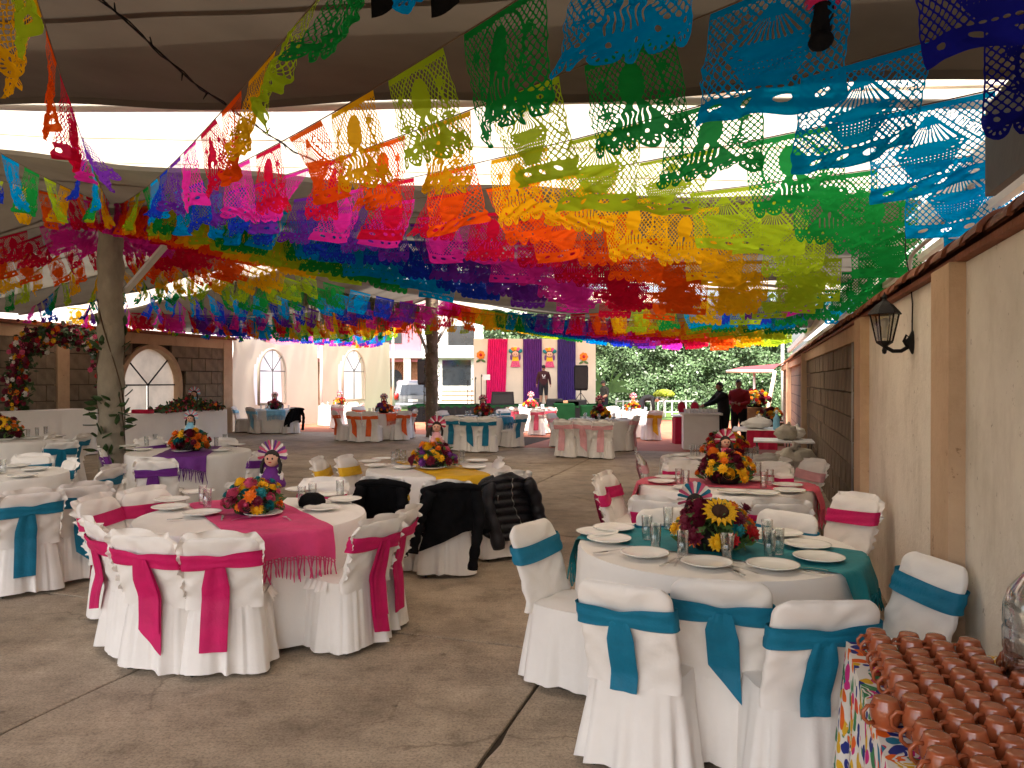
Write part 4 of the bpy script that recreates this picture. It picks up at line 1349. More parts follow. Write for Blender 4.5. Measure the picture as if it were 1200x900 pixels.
    # sash band round the back plus hanging tails
    def band(mb, z0, z1, slope=0.0):
        def fn(u, v):
            a = u * 2 * math.pi
            z = z0 + (z1 - z0) * v
            x_ = .22 * math.cos(a)
            pinch = math.exp(-(x_ / .06) ** 2) if math.sin(a) < 0 else 0
            zz = z + (.5 - v) * (z1 - z0) * .30 * pinch + slope * x_
            vv = 1 - (1 - min(1, (zz - .40) / (top - .40))) ** (1 / 1.8)
            _, w, d = back_half(vv)
            p = ring(a, w + .013, d + .026, cyb(zz), 3.2)
            p.y += .004 * math.sin(120 * z + 9 * p.x) - .006 * pinch
            return (p.x, p.y, zz)
        mb.grid(fn, 64, 6, cu=True)
    sashes = []
    zb = .655 if ruf else .685
    TAILS = ((-.03, .155, .54, .0, -.02), (.0, .165, .50, .14, .03), (-.07, .17, .44, -.04, -.05), (.02, .14, .60, .03, .02)) if ruf else ((-.01, .125, .35, .0, -.01), (.0, .145, .34, .16, .02), (-.02, .12, .34, -.03, .0), (.02, .115, .42, .02, .015))
    for var, (x0, w, L, cut, drift) in enumerate(TAILS):
        mb = MB(); band(mb, zb, zb + .098, (.05, -.05, .03, -.07)[var])
        zt = zb + .055
        ybk = lambda z: min(cyb(max(z, .45)) - .056, -.02 - .225 * (1 + .26 * max(0, (.455 - z) / .425) ** .8) - .038 if z < .47 else 9)
        def tail(u, v, off=0.0):
            z = zt - v * (L + cut * (u - .5))
            ww = w * (.55 + .45 * min(1, v * 3.2) ** .8)
            x = x0 + drift * v + (u - .5) * ww
            y = ybk(z) - .006 * math.sin(3 * math.pi * u) * (1 - v * .5) - .010 * math.sin(5 * v + x0 * 30) - .006 - off
            return (x, y, z)
        mb.grid(tail, 8, 16)
        mb.grid(lambda u, v: tail(u, v, -.004), 8, 16)
        if var in (1, 3):       # a second, shorter layer of the tail
            mb.grid(lambda u, v: tuple(Vector(tail(u * .8 + .05, v * .82, .008)) + Vector((.018, 0, 0))), 6, 12)
        sashes.append(mb.mesh('sash', 'sash_teal'))
    mb = MB(); band(mb, zb, zb + .098, .03)
    sashes.append(mb.mesh('sash', 'sash_teal'))
    fb = MB()
    fb.tube([(0, -.235, .012), (0, .20, .012)], .011, 6); fb.tube([(0, -.235, .012), (0, -.235, .08)], .010, 6); fb.tube([(0, .2, .012), (0, .2, .08)], .010, 6)
    foot = fb.mesh('foot_rail', 'dark_tube')
    cr = MB().tube([(-.20, -.238, .03), (.20, -.238, .03)], .010, 6).mesh('cross_rail', 'dark_tube')
    return cover, sashes, foot, cr
CH = {k: [chair_meshes(k, q) for q in range(3)] for k in ('plain', 'ruffled')}
BACKTOP = {'plain': (.88, -.365), 'ruffled': (.885, -.36)}
rc = random.Random(5)
def chair(pos, face, kind, colour, label, group, var=None):
    cover, sashes, foot, cr = CH[kind][rc.randrange(3)]
    d = Vector((face[0], face[1]))
    d.normalize()
    o = thing('banquet_chair', label, 'chair', (pos[0], pos[1], 0), rotz=math.atan2(-d.x, d.y), group=group)
    mob('seat_cover', cover, o)
    mob('sash', sashes[rc.randrange(4) if var is None else var], o, mat_='sash_' + colour)
    for x in (-.185, .185):
        mob('foot_rail', foot, o, (x, 0, 0))
    mob('cross_rail', cr, o)
    return o
def chair_px(px, ytop, centre, kind, colour, label, group, turn=0, var=None):
    """a chair whose back's top edge shows at the pixel, facing its table"""
    h, yb = BACKTOP[kind]
    bt = PH(px, ytop, h)
    d = Vector((centre[0] - bt.x, centre[1] - bt.y)).normalized()
    if turn:
        d.rotate(Matrix.Rotation(R(turn), 2))
    p = Vector((bt.x, bt.y)) - d * yb
    return chair(p, d, kind, colour, label, group, var)
# ================================================================== tables
def cloth_mesh(rad, seed, nphi=168):
    m = MB()
    rn = random.Random(seed)
    ph = [rn.uniform(0, 6.28) for _ in range(6)]
    def fold(a):
        return .42 * math.sin(9 * a + ph[0]) + .38 * math.sin(14 * a + ph[1] + .8 * math.sin(2 * a)) + .3 * math.sin(5 * a + ph[2]) + .2 * math.sin(23 * a + ph[3])
    prof = [0, .01, .03, .08, .18, .32, .5, .7, .86, 1]
    def side(u, v):
        a = u * 2 * math.pi
        k = prof[int(round(v * (len(prof) - 1)))]
        z = .765 - .735 * k
        r = rad + .004 + .010 * min(1, k * 30) + .015 * k + .040 * k ** .8 * fold(a) * min(1, k * 4)
        return (r * math.cos(a), r * math.sin(a), z + (.006 * math.sin(7 * a) if k > .9 else 0))
    m.grid(side, nphi, len(prof) - 1, cu=True)
    m.grid(lambda u, v: ((rad + .004) * (1 - v) * math.cos(u * 6.28318), (rad + .004) * (1 - v) * math.sin(u * 6.28318), .765 + .0025 * math.sin(9 * (1 - v) * math.cos(u * 6.28318) + 4 * (1 - v) * math.sin(u * 6.28318)) * (1 - v) * v * 4), nphi, 8, cu=True)
    return m.mesh('tablecloth', 'cloth_white')
CLOTH = [cloth_mesh(.80, s) for s in (1, 2, 3)]
TOPM = MB().lathe([(0, .735), (.795, .735), (.795, .762), (0, .762)], 48).mesh('tabletop', 'wood')
LEGM = MB().tube([(0, 0, .0), (0, 0, .735)], .02, 8).mesh('leg', 'dark_tube')
def round_table(c, i, what):
    t = thing('round_table', 'round table under white cloth at the ' + what, 'table', (c[0], c[1], 0), group='round banquet tables')
    mob('tabletop', TOPM, t)
    for k in range(4):
        a = k * math.pi / 2 + .5
        mob('leg', LEGM, t, (.5 * math.cos(a), .5 * math.sin(a), 0))
    cl = mob('tablecloth', CLOTH[i % 3], None, (c[0], c[1], 0), rotz=i * 1.1)
    tag(cl, 'white floor-length tablecloth at the ' + what, 'tablecloth', 'white round tablecloths')
    return t
def runner(c, th, colour, w, label, over=(.15, .12), fringe=True, frad=.80, lace=False):
    """woven shawl laid across a round table; th turns it, its first end falls towards th (0 = towards -Y, + towards +X)"""
    d = Vector((math.sin(th), -math.cos(th))); n = Vector((d.y, -d.x))
    root = thing('table_runner', label, 'runner', (c[0], c[1], 0))
    L0, L1 = frad + .02 + over[0], frad + .02 + over[1]
    ed = lambda x: math.sqrt(max(.01, (frad + .022) ** 2 - x * x))
    def fn(u, v, lift=0):
        x = (u - .5) * w
        l = -L1 + (L0 + L1) * v
        e = ed(x)
        al = abs(l)
        z = .772 + lift + .0025 * math.sin(l * 17 + x * 9)
        if al > e:
            dr = al - e
            rr = e + .012 + .03 * min(1, dr * 8) + .05 * dr + .012 * math.sin(x * 38 + 2) * min(1, dr * 6)
            z = .772 - dr
            l = math.copysign(rr, l)
        p = d * l + n * x
        return (p.x, p.y, z)
    m = MB(); m.grid(fn, 26, 90)
    m.build('shawl', 'sash_' + colour, root)
    if fringe:
        f = MB()
        rn = random.Random(int(c[0] * 100))
        K = 34
        for end in (0, 1):
            for k in range(K):
                u = (k + .5) / K
                p = Vector(fn(u, end))
                q = p.copy()
                pts = [q]
                Lf = rn.uniform(.12, .17)
                dx = rn.gauss(0, .008)
                for j in range(1, 5):
                    pts.append(Vector((p.x + dx * j * .5 + rn.gauss(0, .002), p.y + rn.gauss(0, .002), p.z - Lf * j / 4)))
                f.tube(pts, [.004, .0055, .004, .006, .003], 5, cap=False)
            for row in range(2):
                pts = [Vector(fn((k + .5 * row) / K, end)) - Vector((0, 0, .012 + .014 * row - .010 * (k % 2))) for k in range(K)]
                f.tube(pts, .003, 4, cap=False)
        f.build('fringe', 'sash_' + colour, root, kind='stuff')
    return root
# --- centres (world) read from the floor marks of the photograph
T = {'teal': PX(838, 4.5), 'red': PX(850, 7.2), 'blushfar': PX(850, 9.6), 'pink': PX(297, 5.55), 'yellow': PX(515, 8.5), 'violet': PX(222, 10.5),
     'cyan': PX(-24, 7.9), 'corner': PX(8, 12.6),
     'sky': PX(322, 25.6), 'palepink': PX(398, 29.5), 'orange': PX(450, 22.8), 'tealfar': PX(566, 20.6), 'blush': PX(703, 19.2), 'rose': PX(622, 26.5), 'mustard': PX(742, 23.6)}
WHAT = {'teal': 'teal runner beside the plastered wall', 'red': 'rose runner by the block wall', 'blushfar': 'doll centrepiece near the bar', 'pink': 'hot pink fringed runner', 'yellow': 'mustard runner with black coats',
        'violet': 'violet fringed runner', 'cyan': 'teal sashed chairs without a runner', 'corner': 'flower arch corner', 'sky': 'pale blue sashed chairs', 'palepink': 'tent sheet with pale pink sashes',
        'orange': 'orange sashed chairs', 'tealfar': 'dark teal sashes in front of the stage', 'blush': 'blush sashes in front of the stage', 'rose': 'rose sashes against the stage', 'mustard': 'yellow sashes near the lawn'}
for i, k in enumerate(T):
    round_table(T[k], i, WHAT[k])
runner(T['teal'], R(56), 'lagoon', .62, 'teal woven shawl runner with fringe laid across the round table')
runner(T['pink'], R(33), 'hotpink', .66, 'hot pink knotted shawl runner with long fringe on the round table')
runner(T['yellow'], R(24), 'mustard', .60, 'mustard yellow shawl runner on the round table with black coats')
runner(T['violet'], R(14), 'violet', .66, 'violet shawl runner with long fringe on the round table')
runner(T['red'], R(72), 'rose', .62, 'rose red shawl runner on the round table by the block wall')
runner(T['orange'], R(35), 'orange', .62, 'bright orange shawl runner on a far round table')
runner(T['tealfar'], R(60), 'teal', .60, 'teal shawl runner on the round table in front of the stage')
runner(T['sky'], R(20), 'sky', .60, 'pale blue shawl runner on the table beside the tent sheet')
def L(k, ruf=True):
    return {'teal': 'smooth white covered chair with teal sash at the teal runner table',
            'pink': 'ruffled white chair with hot pink sash at the hot pink runner table',
            'yellow': 'ruffled white chair with mustard sash at the mustard runner table',
            'violet': 'ruffled white chair with violet sash at the violet runner table',
            'red': 'ruffled white chair with hot pink sash at the rose runner table',
            'blushfar': 'ruffled white chair with blush sash at the table by the bar',
            'cyan': 'ruffled white chair with teal sash at the table without a runner',
            'corner': 'ruffled white chair with teal sash at the flower arch corner table',
            'sky': 'white covered chair with pale blue sash by the tent sheet',
            'palepink': 'white covered chair with pale pink sash by the tent window',
            'orange': 'white covered chair with bright orange sash at the orange runner table',
            'tealfar': 'white covered chair with dark teal sash in front of the stage',
            'blush': 'white covered chair with blush sash in front of the stage',
            'rose': 'white covered chair with rose sash against the stage',
            'mustard': 'white covered chair with yellow sash near the lawn'}[k]
SPOTS = {
 'teal': ('plain', 'teal', [(728, 685, 0, 0), (845, 681, 0, 1), (972, 705, 0, 0), (620, 612, -30, 3), (1100, 655, 52, 0), (778, 596, 0, 2), (925, 600, 0, 2)]),
 'pink': ('ruffled', 'magenta', [(108, 606, 0, 2), (163, 620, 0, 1), (258, 622, 0, 0), (447, 603, 0, 3), (478, 592, 0, 0), (110, 579, 0, None), (168, 570, 0, None), (380, 559, 0, None)]),
 'yellow': ('ruffled', 'mustard', [(448, 558, 0, 4), (524, 562, 0, 4), (600, 551, 0, 4), (586, 535, 0, None), (372, 535, 0, None), (404, 533, 0, None)]),
 'violet': ('ruffled', 'violet', [(182, 536, 0, 0), (312, 527, 0, 1), (117, 523, 0, None), (175, 512, 0, None), (262, 513, 0, None)]),
 'red': ('ruffled', 'magenta', [(709, 552, -25, 0), (698, 558, -25, 1), (770, 581, 0, 0), (915, 584, 0, 1), (1006, 577, 88, 3), (800, 540, 0, None), (905, 541, 0, None)]),
 'blushfar': ('ruffled', 'blush', [(747, 529, -25, 3), (798, 536, 0, None), (898, 531, 0, None), (955, 537, 76, 0)]),
 'cyan': ('ruffled', 'teal', [(38, 572, 0, 0), (100, 564, 0, 1), (38, 531, 0, None), (84, 536, 0, None), (132, 544, 0, None)]),
 'corner': ('ruffled', 'teal', [(98, 507, 0, None), (72, 515, 0, 1), (60, 506, 0, None)]),
 'sky': ('ruffled', 'sky', [(258, 474, 0, 0), (274, 476, 0, 0), (293, 477, 0, 1), (346, 477, 0, 4), (318, 470, 0, None)]),
 'palepink': ('ruffled', 'blush', [(378, 472, 0, 0), (395, 474, 0, 1), (414, 471, 0, 0), (425, 472, 0, 1)]),
 'orange': ('ruffled', 'orange', [(392, 481, 0, 0), (413, 482, 0, 1), (433, 482, 0, 0), (474, 481, 0, 1), (487, 479, 0, 0), (420, 476, 0, None), (462, 475, 0, None)]),
 'tealfar': ('ruffled', 'teal', [(529, 487, 0, 0), (549, 488, 0, 1), (571, 488, 0, 0), (612, 485, 0, 2), (518, 481, 0, None), (590, 479, 0, None)]),
 'blush': ('ruffled', 'blush', [(659, 491, 0, 0), (682, 491, 0, 1), (706, 492, 0, 0), (746, 487, 0, 3), (646, 484, 0, None)]),
 'rose': ('ruffled', 'rose', [(600, 477, 0, None), (630, 478, 0, 0), (645, 477, 0, 1)]),
 'mustard': ('ruffled', 'mustard', [(768, 481, 0, 1), (748, 479, 0, 0), (718, 476, 0, None)])}
CHAIRS = {}
OWN = {
 ('teal', 728): 'smooth white chair with straight teal sash tail, its back to the open floor', ('teal', 845): 'smooth white chair with pointed teal sash tail between two teal sashed chairs',
 ('teal', 972): 'smooth white chair with teal sash tail hanging beside the printed mug tablecloth', ('teal', 622): 'smooth white chair with broad teal band facing the wall across the aisle',
 ('teal', 1100): 'smooth white chair with teal band pressed against the wall pilaster', ('teal', 778): 'smooth white chair with teal band tucked behind the glasses and sunflower',
 ('teal', 925): 'smooth white chair with teal band between teal table and rose table near the wall',
 ('pink', 108): 'ruffled chair with broad hot pink tail at the open floor end of its row', ('pink', 163): 'ruffled chair with pointed hot pink tail between two pink sashed chairs',
 ('pink', 258): 'ruffled chair with straight hot pink tail beside the shawl fringe', ('pink', 447): 'ruffled chair with long hot pink tail in front of the black knitted jacket',
 ('pink', 478): 'ruffled chair with hot pink sash touching the black knitted jacket', ('pink', 110): 'ruffled chair with flat hot pink band next to a teal sashed chair',
 ('pink', 168): 'ruffled chair with flat hot pink band in front of the violet table', ('pink', 380): 'ruffled chair with hot pink band behind the pink table near the black cap',
 ('yellow', 448): 'ruffled white chair hidden under the black knitted jacket', ('yellow', 524): 'ruffled white chair with mustard sash under the long black coat',
 ('yellow', 600): 'ruffled white chair with mustard tail under the quilted puffer coat', ('yellow', 586): 'ruffled white chair with broad mustard band on the stage side of its table',
 ('red', 770): 'ruffled chair back without visible sash between rose table and teal table', ('red', 1006): 'ruffled chair with hot pink sash leaning by the block wall pilaster'}
for k, (kind, colr, lst) in SPOTS.items():
    for (px, yt, turn, var) in lst:
        CHAIRS[(k, px)] = chair_px(px, yt, T[k], kind, colr, OWN.get((k, px), L(k)), 'chairs at the ' + WHAT[k], turn, var)
# ================================================================== tableware
PLATE = MB().lathe([(0, .004), (.075, .004), (.085, .002), (.09, .006), (.128, .016), (.136, .020), (.135, .0235), (.125, .021), (.088, .011), (.08, .009), (0, .009)], 36).mesh('plate', 'china')
GLASS = MB().lathe([(0, .002), (.027, .0), (.029, .004), (.0335, .145), (.0315, .145), (.0275, .014), (0, .012)], 20).mesh('drinking_glass', 'glass')
TUMBLER = MB().lathe([(0, .002), (.025, .0), (.027, .004), (.042, .135), (.040, .135), (.025, .014), (0, .012)], 20).mesh('drinking_glass', 'glass')
def fork_mesh():
    m = MB()
    m.grid(lambda u, v: ((u - .5) * (.008 + .006 * (1 - v) ** 2), -.09 + .13 * v, .004 + .004 * math.sin(v * 3)), 2, 8)
    m.grid(lambda u, v: ((u - .5) * (.010 + .014 * math.sin(min(1, v * 2) * 1.57)), .04 + .025 * v, .006 - .003 * v), 2, 4)
    for k in range(4):
        x = -.0105 + .007 * k
        m.box(x - .0018, x + .0018, .063, .10, .003, .0045)
    return m.mesh('fork', 'steel')
def knife_mesh():
    m = MB()
    m.box(-.006, .006, -.10, .0, .001, .006)
    m.grid(lambda u, v: (-.006 + u * (.017 - .010 * v ** 3), .0 + .11 * v, .004), 3, 8)
    return m.mesh('knife', 'steel')
FORK, KNIFE = fork_mesh(), knife_mesh()
TH = .7755
def on_table(px, py, h=TH):
    return PH(px, py, h)
def plate_at(px, py, tk, lift=0):
    p = on_table(px, py)
    o = mob('dinner_plate', PLATE, None, (p.x, p.y, TH + lift), rotz=random.uniform(0, 6))
    return tag(o, 'white dinner plate at the ' + WHAT[tk], 'plate', 'plates at the ' + WHAT[tk])
def glass_at(px, py, tk, tum=False):
    p = on_table(px, py)
    o = mob('drinking_glass', TUMBLER if tum else GLASS, None, (p.x, p.y, TH + .001))
    return tag(o, ('flared clear tumbler at the ' if tum else 'clear straight drinking glass at the ') + WHAT[tk], 'glass', 'glasses at the ' + WHAT[tk])
def cutlery_at(px, py, tk, ang, which):
    p = on_table(px, py)
    o = mob('fork' if which else 'knife', FORK if which else KNIFE, None, (p.x, p.y, TH + .001), rotz=R(ang))
    return tag(o, ('steel fork' if which else 'steel knife') + ' laid on the round table at the ' + WHAT[tk], 'fork' if which else 'knife', 'cutlery at the ' + WHAT[tk])
Z8 = lambda x, y: (740 + .1833 * x, 560 + .1833 * y)
Z3 = lambda x, y: (700 + .2167 * x, 420 + .2167 * y)
Z5 = lambda x, y: (420 + .2167 * x, 440 + .2167 * y)
Z1 = lambda x, y: (x / 3.0, 480 + y / 3.0)
for px, py in ((714, 634), (719, 621), (756, 651), (829, 662), (906, 665), (960, 656), (946, 641), (915, 627), (776, 613), (700, 626)):
    plate_at(px, py, 'teal')
for px, py, tm in ((*Z8(100, 395), 0), (*Z8(155, 455), 0), (*Z8(330, 510), 0), (*Z8(612, 520), 1), (*Z8(868, 425), 0), (*Z8(885, 512), 0), (*Z8(940, 490), 0), (*Z8(235, 330), 0)):
    glass_at(px, py, 'teal', tm)
for px, py, a, w in ((*Z8(235, 545), -35, 0), (*Z8(293, 548), -20, 1), (*Z8(660, 598), 12, 0), (*Z8(728, 595), 28, 1), (*Z8(1110, 600), 55, 0), (*Z8(1140, 585), 60, 1), (712, 647, -60, 0), (880, 636, 40, 1)):
    cutlery_at(px, py, 'teal', a, w)
for px, py in (Z1(605, 322), Z1(598, 349), Z1(710, 369), Z1(925, 371), Z1(1130, 351), (388, 581), (404, 587), (232, 578), (352, 575)):
    plate_at(px, py, 'pink')
for px, py, tm in ((*Z1(728, 345), 0), (*Z1(712, 332), 0), (*Z1(812, 348), 0), (*Z1(930, 347), 1), (*Z1(1060, 335), 0), (*Z1(1098, 322), 0), (*Z1(1195, 310), 0)):
    glass_at(px, py, 'pink', tm)
for px, py, a, w in ((*Z1(850, 385), -30, 1), (*Z1(640, 385), -60, 0), (*Z1(780, 382), 20, 0), (*Z1(1010, 385), 30, 1)):
    cutlery_at(px, py, 'pink', a, w)
for px, py in (Z3(385, 650), Z3(350, 672), Z3(490, 706), Z3(735, 728), Z3(900, 737), Z3(1040, 722), Z3(1030, 692), Z3(850, 662)):
    plate_at(px, py, 'red')
for px, py in (Z3(440, 680), Z3(480, 690), Z3(900, 700), Z3(935, 685), Z3(610, 660), Z3(870, 640)):
    glass_at(px, py, 'red')
for px, py in (Z3(445, 530), Z3(540, 547), Z3(845, 572), Z3(945, 570), Z3(930, 548)):
    plate_at(px, py, 'blushfar')
for px, py in (Z3(515, 525), Z3(545, 530), Z3(800, 545), Z3(830, 548), Z3(860, 540)):
    glass_at(px, py, 'blushfar')
for px, py in (Z5(60, 470), Z5(95, 492), Z5(245, 502), Z5(130, 456), Z5(625, 502), Z5(640, 466), Z5(400, 505)):
    plate_at(px, py, 'yellow')
for px, py in (Z5(190, 480), Z5(215, 465), Z5(245, 470), Z5(345, 500), Z5(470, 495), Z5(535, 490), Z5(560, 470)):
    glass_at(px, py, 'yellow')
for px, py in (Z1(640, 148), Z1(500, 143), Z1(455, 131), Z1(780, 146), Z1(830, 126), Z1(600, 118)):
    plate_at(px, py, 'violet')
for px, py in (Z1(515, 128), Z1(545, 120), Z1(650, 140), Z1(760, 132), Z1(790, 120), Z1(720, 118)):
    glass_at(px, py, 'violet')
for px, py in (Z1(80, 236), Z1(120, 213), Z1(60, 201), Z1(-40, 225)):
    plate_at(px, py, 'cyan')
for px, py in (Z1(10, 225), Z1(-15, 215)):
    glass_at(px, py, 'cyan')
for px, py in (Z1(110, 102), Z1(200, 96), Z1(20, 108)):
    plate_at(px, py, 'corner')
for px, py in (Z1(98, 98), Z1(130, 92), Z1(160, 88), Z1(20, 98)):
    glass_at(px, py, 'corner')
rn = random.Random(17)
for k in ('sky', 'palepink', 'orange', 'tealfar', 'blush', 'rose', 'mustard'):
    for q in range(6):
        a = q * math.pi / 3 + rn.uniform(-.2, .2)
        o = mob('dinner_plate', PLATE, None, (T[k].x + .64 * math.cos(a), T[k].y + .64 * math.sin(a), TH))
        tag(o, 'white dinner plate at the ' + WHAT[k], 'plate', 'plates at the ' + WHAT[k])
        o = mob('drinking_glass', GLASS, None, (T[k].x + .45 * math.cos(a + .3), T[k].y + .45 * math.sin(a + .3), TH + .001))
        tag(o, 'clear straight drinking glass at the ' + WHAT[k], 'glass', 'glasses at the ' + WHAT[k])
# napkin stacks
def napkin(px, py, tk, m):
    p = on_table(px, py)
    o = thing('napkin_fold', 'folded white napkin with coloured band at the ' + WHAT[tk], 'napkin', (p.x, p.y, TH), rotz=random.uniform(-.5, .5), group='napkins at the ' + WHAT[tk])
    MB().box(-.07, .07, -.05, .05, 0, .09, bev=.02).build('cloth', 'cloth_white', o, False)
    MB().box(-.073, .073, -.053, .053, .008, .045).build('band', m, o, False)
napkin(*Z3(1010, 672), 'red', 'sash_magenta'); napkin(*Z3(400, 632), 'red', 'sash_magenta')
# ================================================================== flowers
def mum_mesh():
    m = MB(); rn = random.Random(2)
    for ring_, (n, el, L) in enumerate(((9, -.1, 1.0), (9, .35, .95), (8, .75, .8), (6, 1.15, .6))):
        for k in range(n):
            a = (k + .5 * (ring_ % 2)) * 2 * math.pi / n + rn.uniform(-.1, .1)
            d = Vector((math.cos(a) * math.cos(el), math.sin(a) * math.cos(el), math.sin(el)))
            s_ = Vector((-math.sin(a), math.cos(a), 0))
            t = d.cross(s_)
            m.add([d * .1, d * .55 + s_ * .24 - t * .02, d * L, d * .55 - s_ * .24 - t * .02], [(0, 1, 2, 3)])
    m.ell((0, 0, .25), (.42, .42, .35), 8, 5)
    return m.mesh('bloom', 'bloom_yellow')
def rose_mesh():
    m = MB()
    for k in range(5):
        r0 = .25 + .17 * k
        m.grid(lambda u, v: ((r0 + .12 * v + .05 * math.sin(u * 6.28 * 3 + k)) * math.cos(u * 6.2832 + k), (r0 + .12 * v + .05 * math.sin(u * 6.28 * 3 + k)) * math.sin(u * 6.2832 + k), -.25 + (.95 - .16 * k) * v), 12, 2, cu=True)
    m.ell((0, 0, .1), (.35, .35, .35), 8, 5)
    return m.mesh('bloom', 'bloom_red')
def sun_meshes():
    m = MB()
    for ring_, (n, L, z) in enumerate(((17, 1.0, .0), (15, .86, .07))):
        for k in range(n):
            a = (k + .5 * ring_) * 2 * math.pi / n
            d = Vector((math.cos(a), math.sin(a), 0)); s_ = Vector((-math.sin(a), math.cos(a), 0))
            m.add([d * .38, d * .68 + s_ * .13 + Vector((0, 0, z + .06)), d * L + Vector((0, 0, z - .02)), d * .68 - s_ * .13 + Vector((0, 0, z + .06))], [(0, 1, 2, 3)])
    c = MB().lathe([(0, .12), (.2, .15), (.38, .13), (.46, .04), (.44, -.06), (0, -.1)], 18)
    return m.mesh('petals', 'bloom_yellow'), c.mesh('seed_disc', 'seed_brown')
MUM, ROSE = mum_mesh(), rose_mesh()
SUNP, SUNC = sun_meshes()
def leafmass(n, rx, rz, seed):
    rn = random.Random(seed); m = MB()
    for k in range(n):
        a = rn.uniform(0, 6.28); b = math.asin(rn.uniform(-.15, 1)); r = rn.uniform(.5, 1.22)
        c = Vector((rx * r * math.cos(a) * math.cos(b), rx * r * math.sin(a) * math.cos(b), .05 + rz * r * math.sin(b)))
        d = (Vector((math.cos(a), math.sin(a), rn.gauss(.2, .6))).normalized() + Vector((rn.gauss(0, .4), rn.gauss(0, .4), rn.gauss(0, .4)))).normalized() * rn.uniform(.022, .048)
        e = d.orthogonal().normalized() * d.length * .4
        m.add([c - d, c + e, c + d, c - e], [(0, 1, 2, 3)])
    return m.mesh('foliage', 'leaf_mid')
LEAFM = [leafmass(260, .17, .17, s_) for s_ in (1, 2)]
POT = MB().lathe([(0, 0), (.10, 0), (.13, .03), (.14, .08), (.12, .09), (0, .09)], 16).mesh('basket', 'hair_black')
MIX = ['maroon', 'yellow', 'maroon', 'maroon', 'red', 'yellow', 'teal', 'purple', 'maroon', 'orange', 'maroon', 'yellow']
def arrangement(pos, label, sunflower=None, mix=MIX, n=30, size=1.0, seed=1, cat='flower arrangement'):
    rn = random.Random(seed)
    root = thing('flower_centrepiece', label, cat, pos, scale=size)
    mob('basket', POT, root)
    fo = mob('foliage', LEAFM[seed % 2], root); fo['kind'] = 'stuff'
    ga = 2.399963
    n = int(n * 1.35)
    for k in range(n):
        zz = 1 - (k + .5) / n * 1.12
        a = k * ga + rn.uniform(-.2, .2)
        rr = math.sqrt(max(0, 1 - zz * zz))
        jt = rn.uniform(.82, 1.16)
        p = Vector((.185 * jt * rr * math.cos(a), .185 * jt * rr * math.sin(a), .075 + .165 * jt * max(-.1, zz)))
        nrm = Vector((rr * math.cos(a), rr * math.sin(a), zz + .25)).normalized()
        if sunflower and (p.normalized() - Vector(sunflower).normalized()).length < .42:
            continue
        c = rn.choice(mix)
        mob('bloom', rn.choice((MUM, MUM, ROSE)), root, p, rot=nrm.to_track_quat('Z', 'Y').to_euler(), mat_='bloom_' + c, scale=rn.uniform(.030, .058) * (1.1 if c == 'maroon' else 1))
    if sunflower:
        d = Vector(sunflower).normalized()
        p = Vector((d.x * .19, d.y * .19, .06 + d.z * .20))
        s_ = mob('sunflower', SUNP, root, p, rot=(d + Vector((0, -.1, .1))).to_track_quat('Z', 'Y').to_euler(), scale=.095)
        mob('seed_disc', SUNC, s_)
    return root
CROWN = None
def doll(pos, label, rotz=0, size=1.0, cols=('magenta', 'violet'), group=None):
    root = thing('rag_doll', label, 'doll', pos, rotz=rotz, scale=size, group=group)
    MB().lathe([(.0, 0), (.085, 0), (.09, .02), (.07, .07), (.045, .12), (.03, .135), (.0, .135)], 20, wob=lambda a, z: .10 * math.sin(a * 10) * max(0, .08 - z) / .08).build('dress', 'sash_' + cols[0], root)
    for sgn in (-1, 1):
        MB().tube([(sgn * .035, 0, .12), (sgn * .065, -.01, .085), (sgn * .07, -.03, .05)], [.018, .015, .012], 8).build('arm', 'cloth_white', root)
        MB().tube([(sgn * .045, -.01, .19), (sgn * .062, -.02, .15), (sgn * .060, -.03, .10), (sgn * .058, -.03, .075)], [.012, .013, .011, .004], 8).build('braid', 'hair_black', root)
        MB().ell((sgn * .060, -.03, .088), (.016, .008, .010), 8, 5).build('braid_ribbon', 'bloom_white', root)
        MB().ell((sgn * .016, -.047, .192), (.006, .004, .008), 8, 5).build('eye', 'hair_black', root)
    MB().ell((0, 0, .185), (.050, .047, .052), 16, 10).build('head', 'doll_skin', root)
    MB().ell((0, .010, .198), (.054, .050, .050), 16, 10).build('hair', 'hair_black', root)
    MB().ell((0, -.049, .168), (.012, .004, .004), 8, 5).build('mouth', 'bloom_red', root)
    N_ = 15
    for k in range(N_):
        a = R(-15) + R(210) * k / (N_ - 1)
        d = Vector((math.cos(a), 0, math.sin(a)))
        p0 = Vector((0, .0, .215)) + d * .035; p1 = Vector((0, .005, .215)) + d * .095
        n_ = Vector((-d.z, 0, d.x)) * .011
        MB().add([p0 - n_ * .5, p1 - n_ + Vector((0, -.012, 0)), p1 + d * .008, p1 + n_ - Vector((0, -.012, 0)), p0 + n_ * .5], [(0, 1, 2, 3, 4)]).build('ribbon_loop', ('sash_' + cols[1], 'bloom_white', 'bloom_pink')[k % 3], root, False)
    return root
def centre(k, seed, label, dl=None, sun=None, mix=MIX, n=30, dx=0, dy=0, size=1.0, dcol=('magenta', 'violet'), dlabel=None, dsize=1.25):
    p = T[k] + Vector((dx, dy, .775))
    arrangement(p, label, sun, mix, n, size, seed)
    if dl:
        q = p + Vector((dl[0], dl[1], dl[2]))
        doll(q, dlabel, 0, dsize, dcol)
centre('teal', 4, 'low flower centrepiece with a large sunflower on the teal runner', (-.04, .30, .0), (-.02, -.65, .75), n=38, size=1.12, dx=-.03, dy=-.10, dcol=('crimson', 'teal'), dlabel='rag doll with ribbon crown behind the sunflower centrepiece', dsize=1.1)
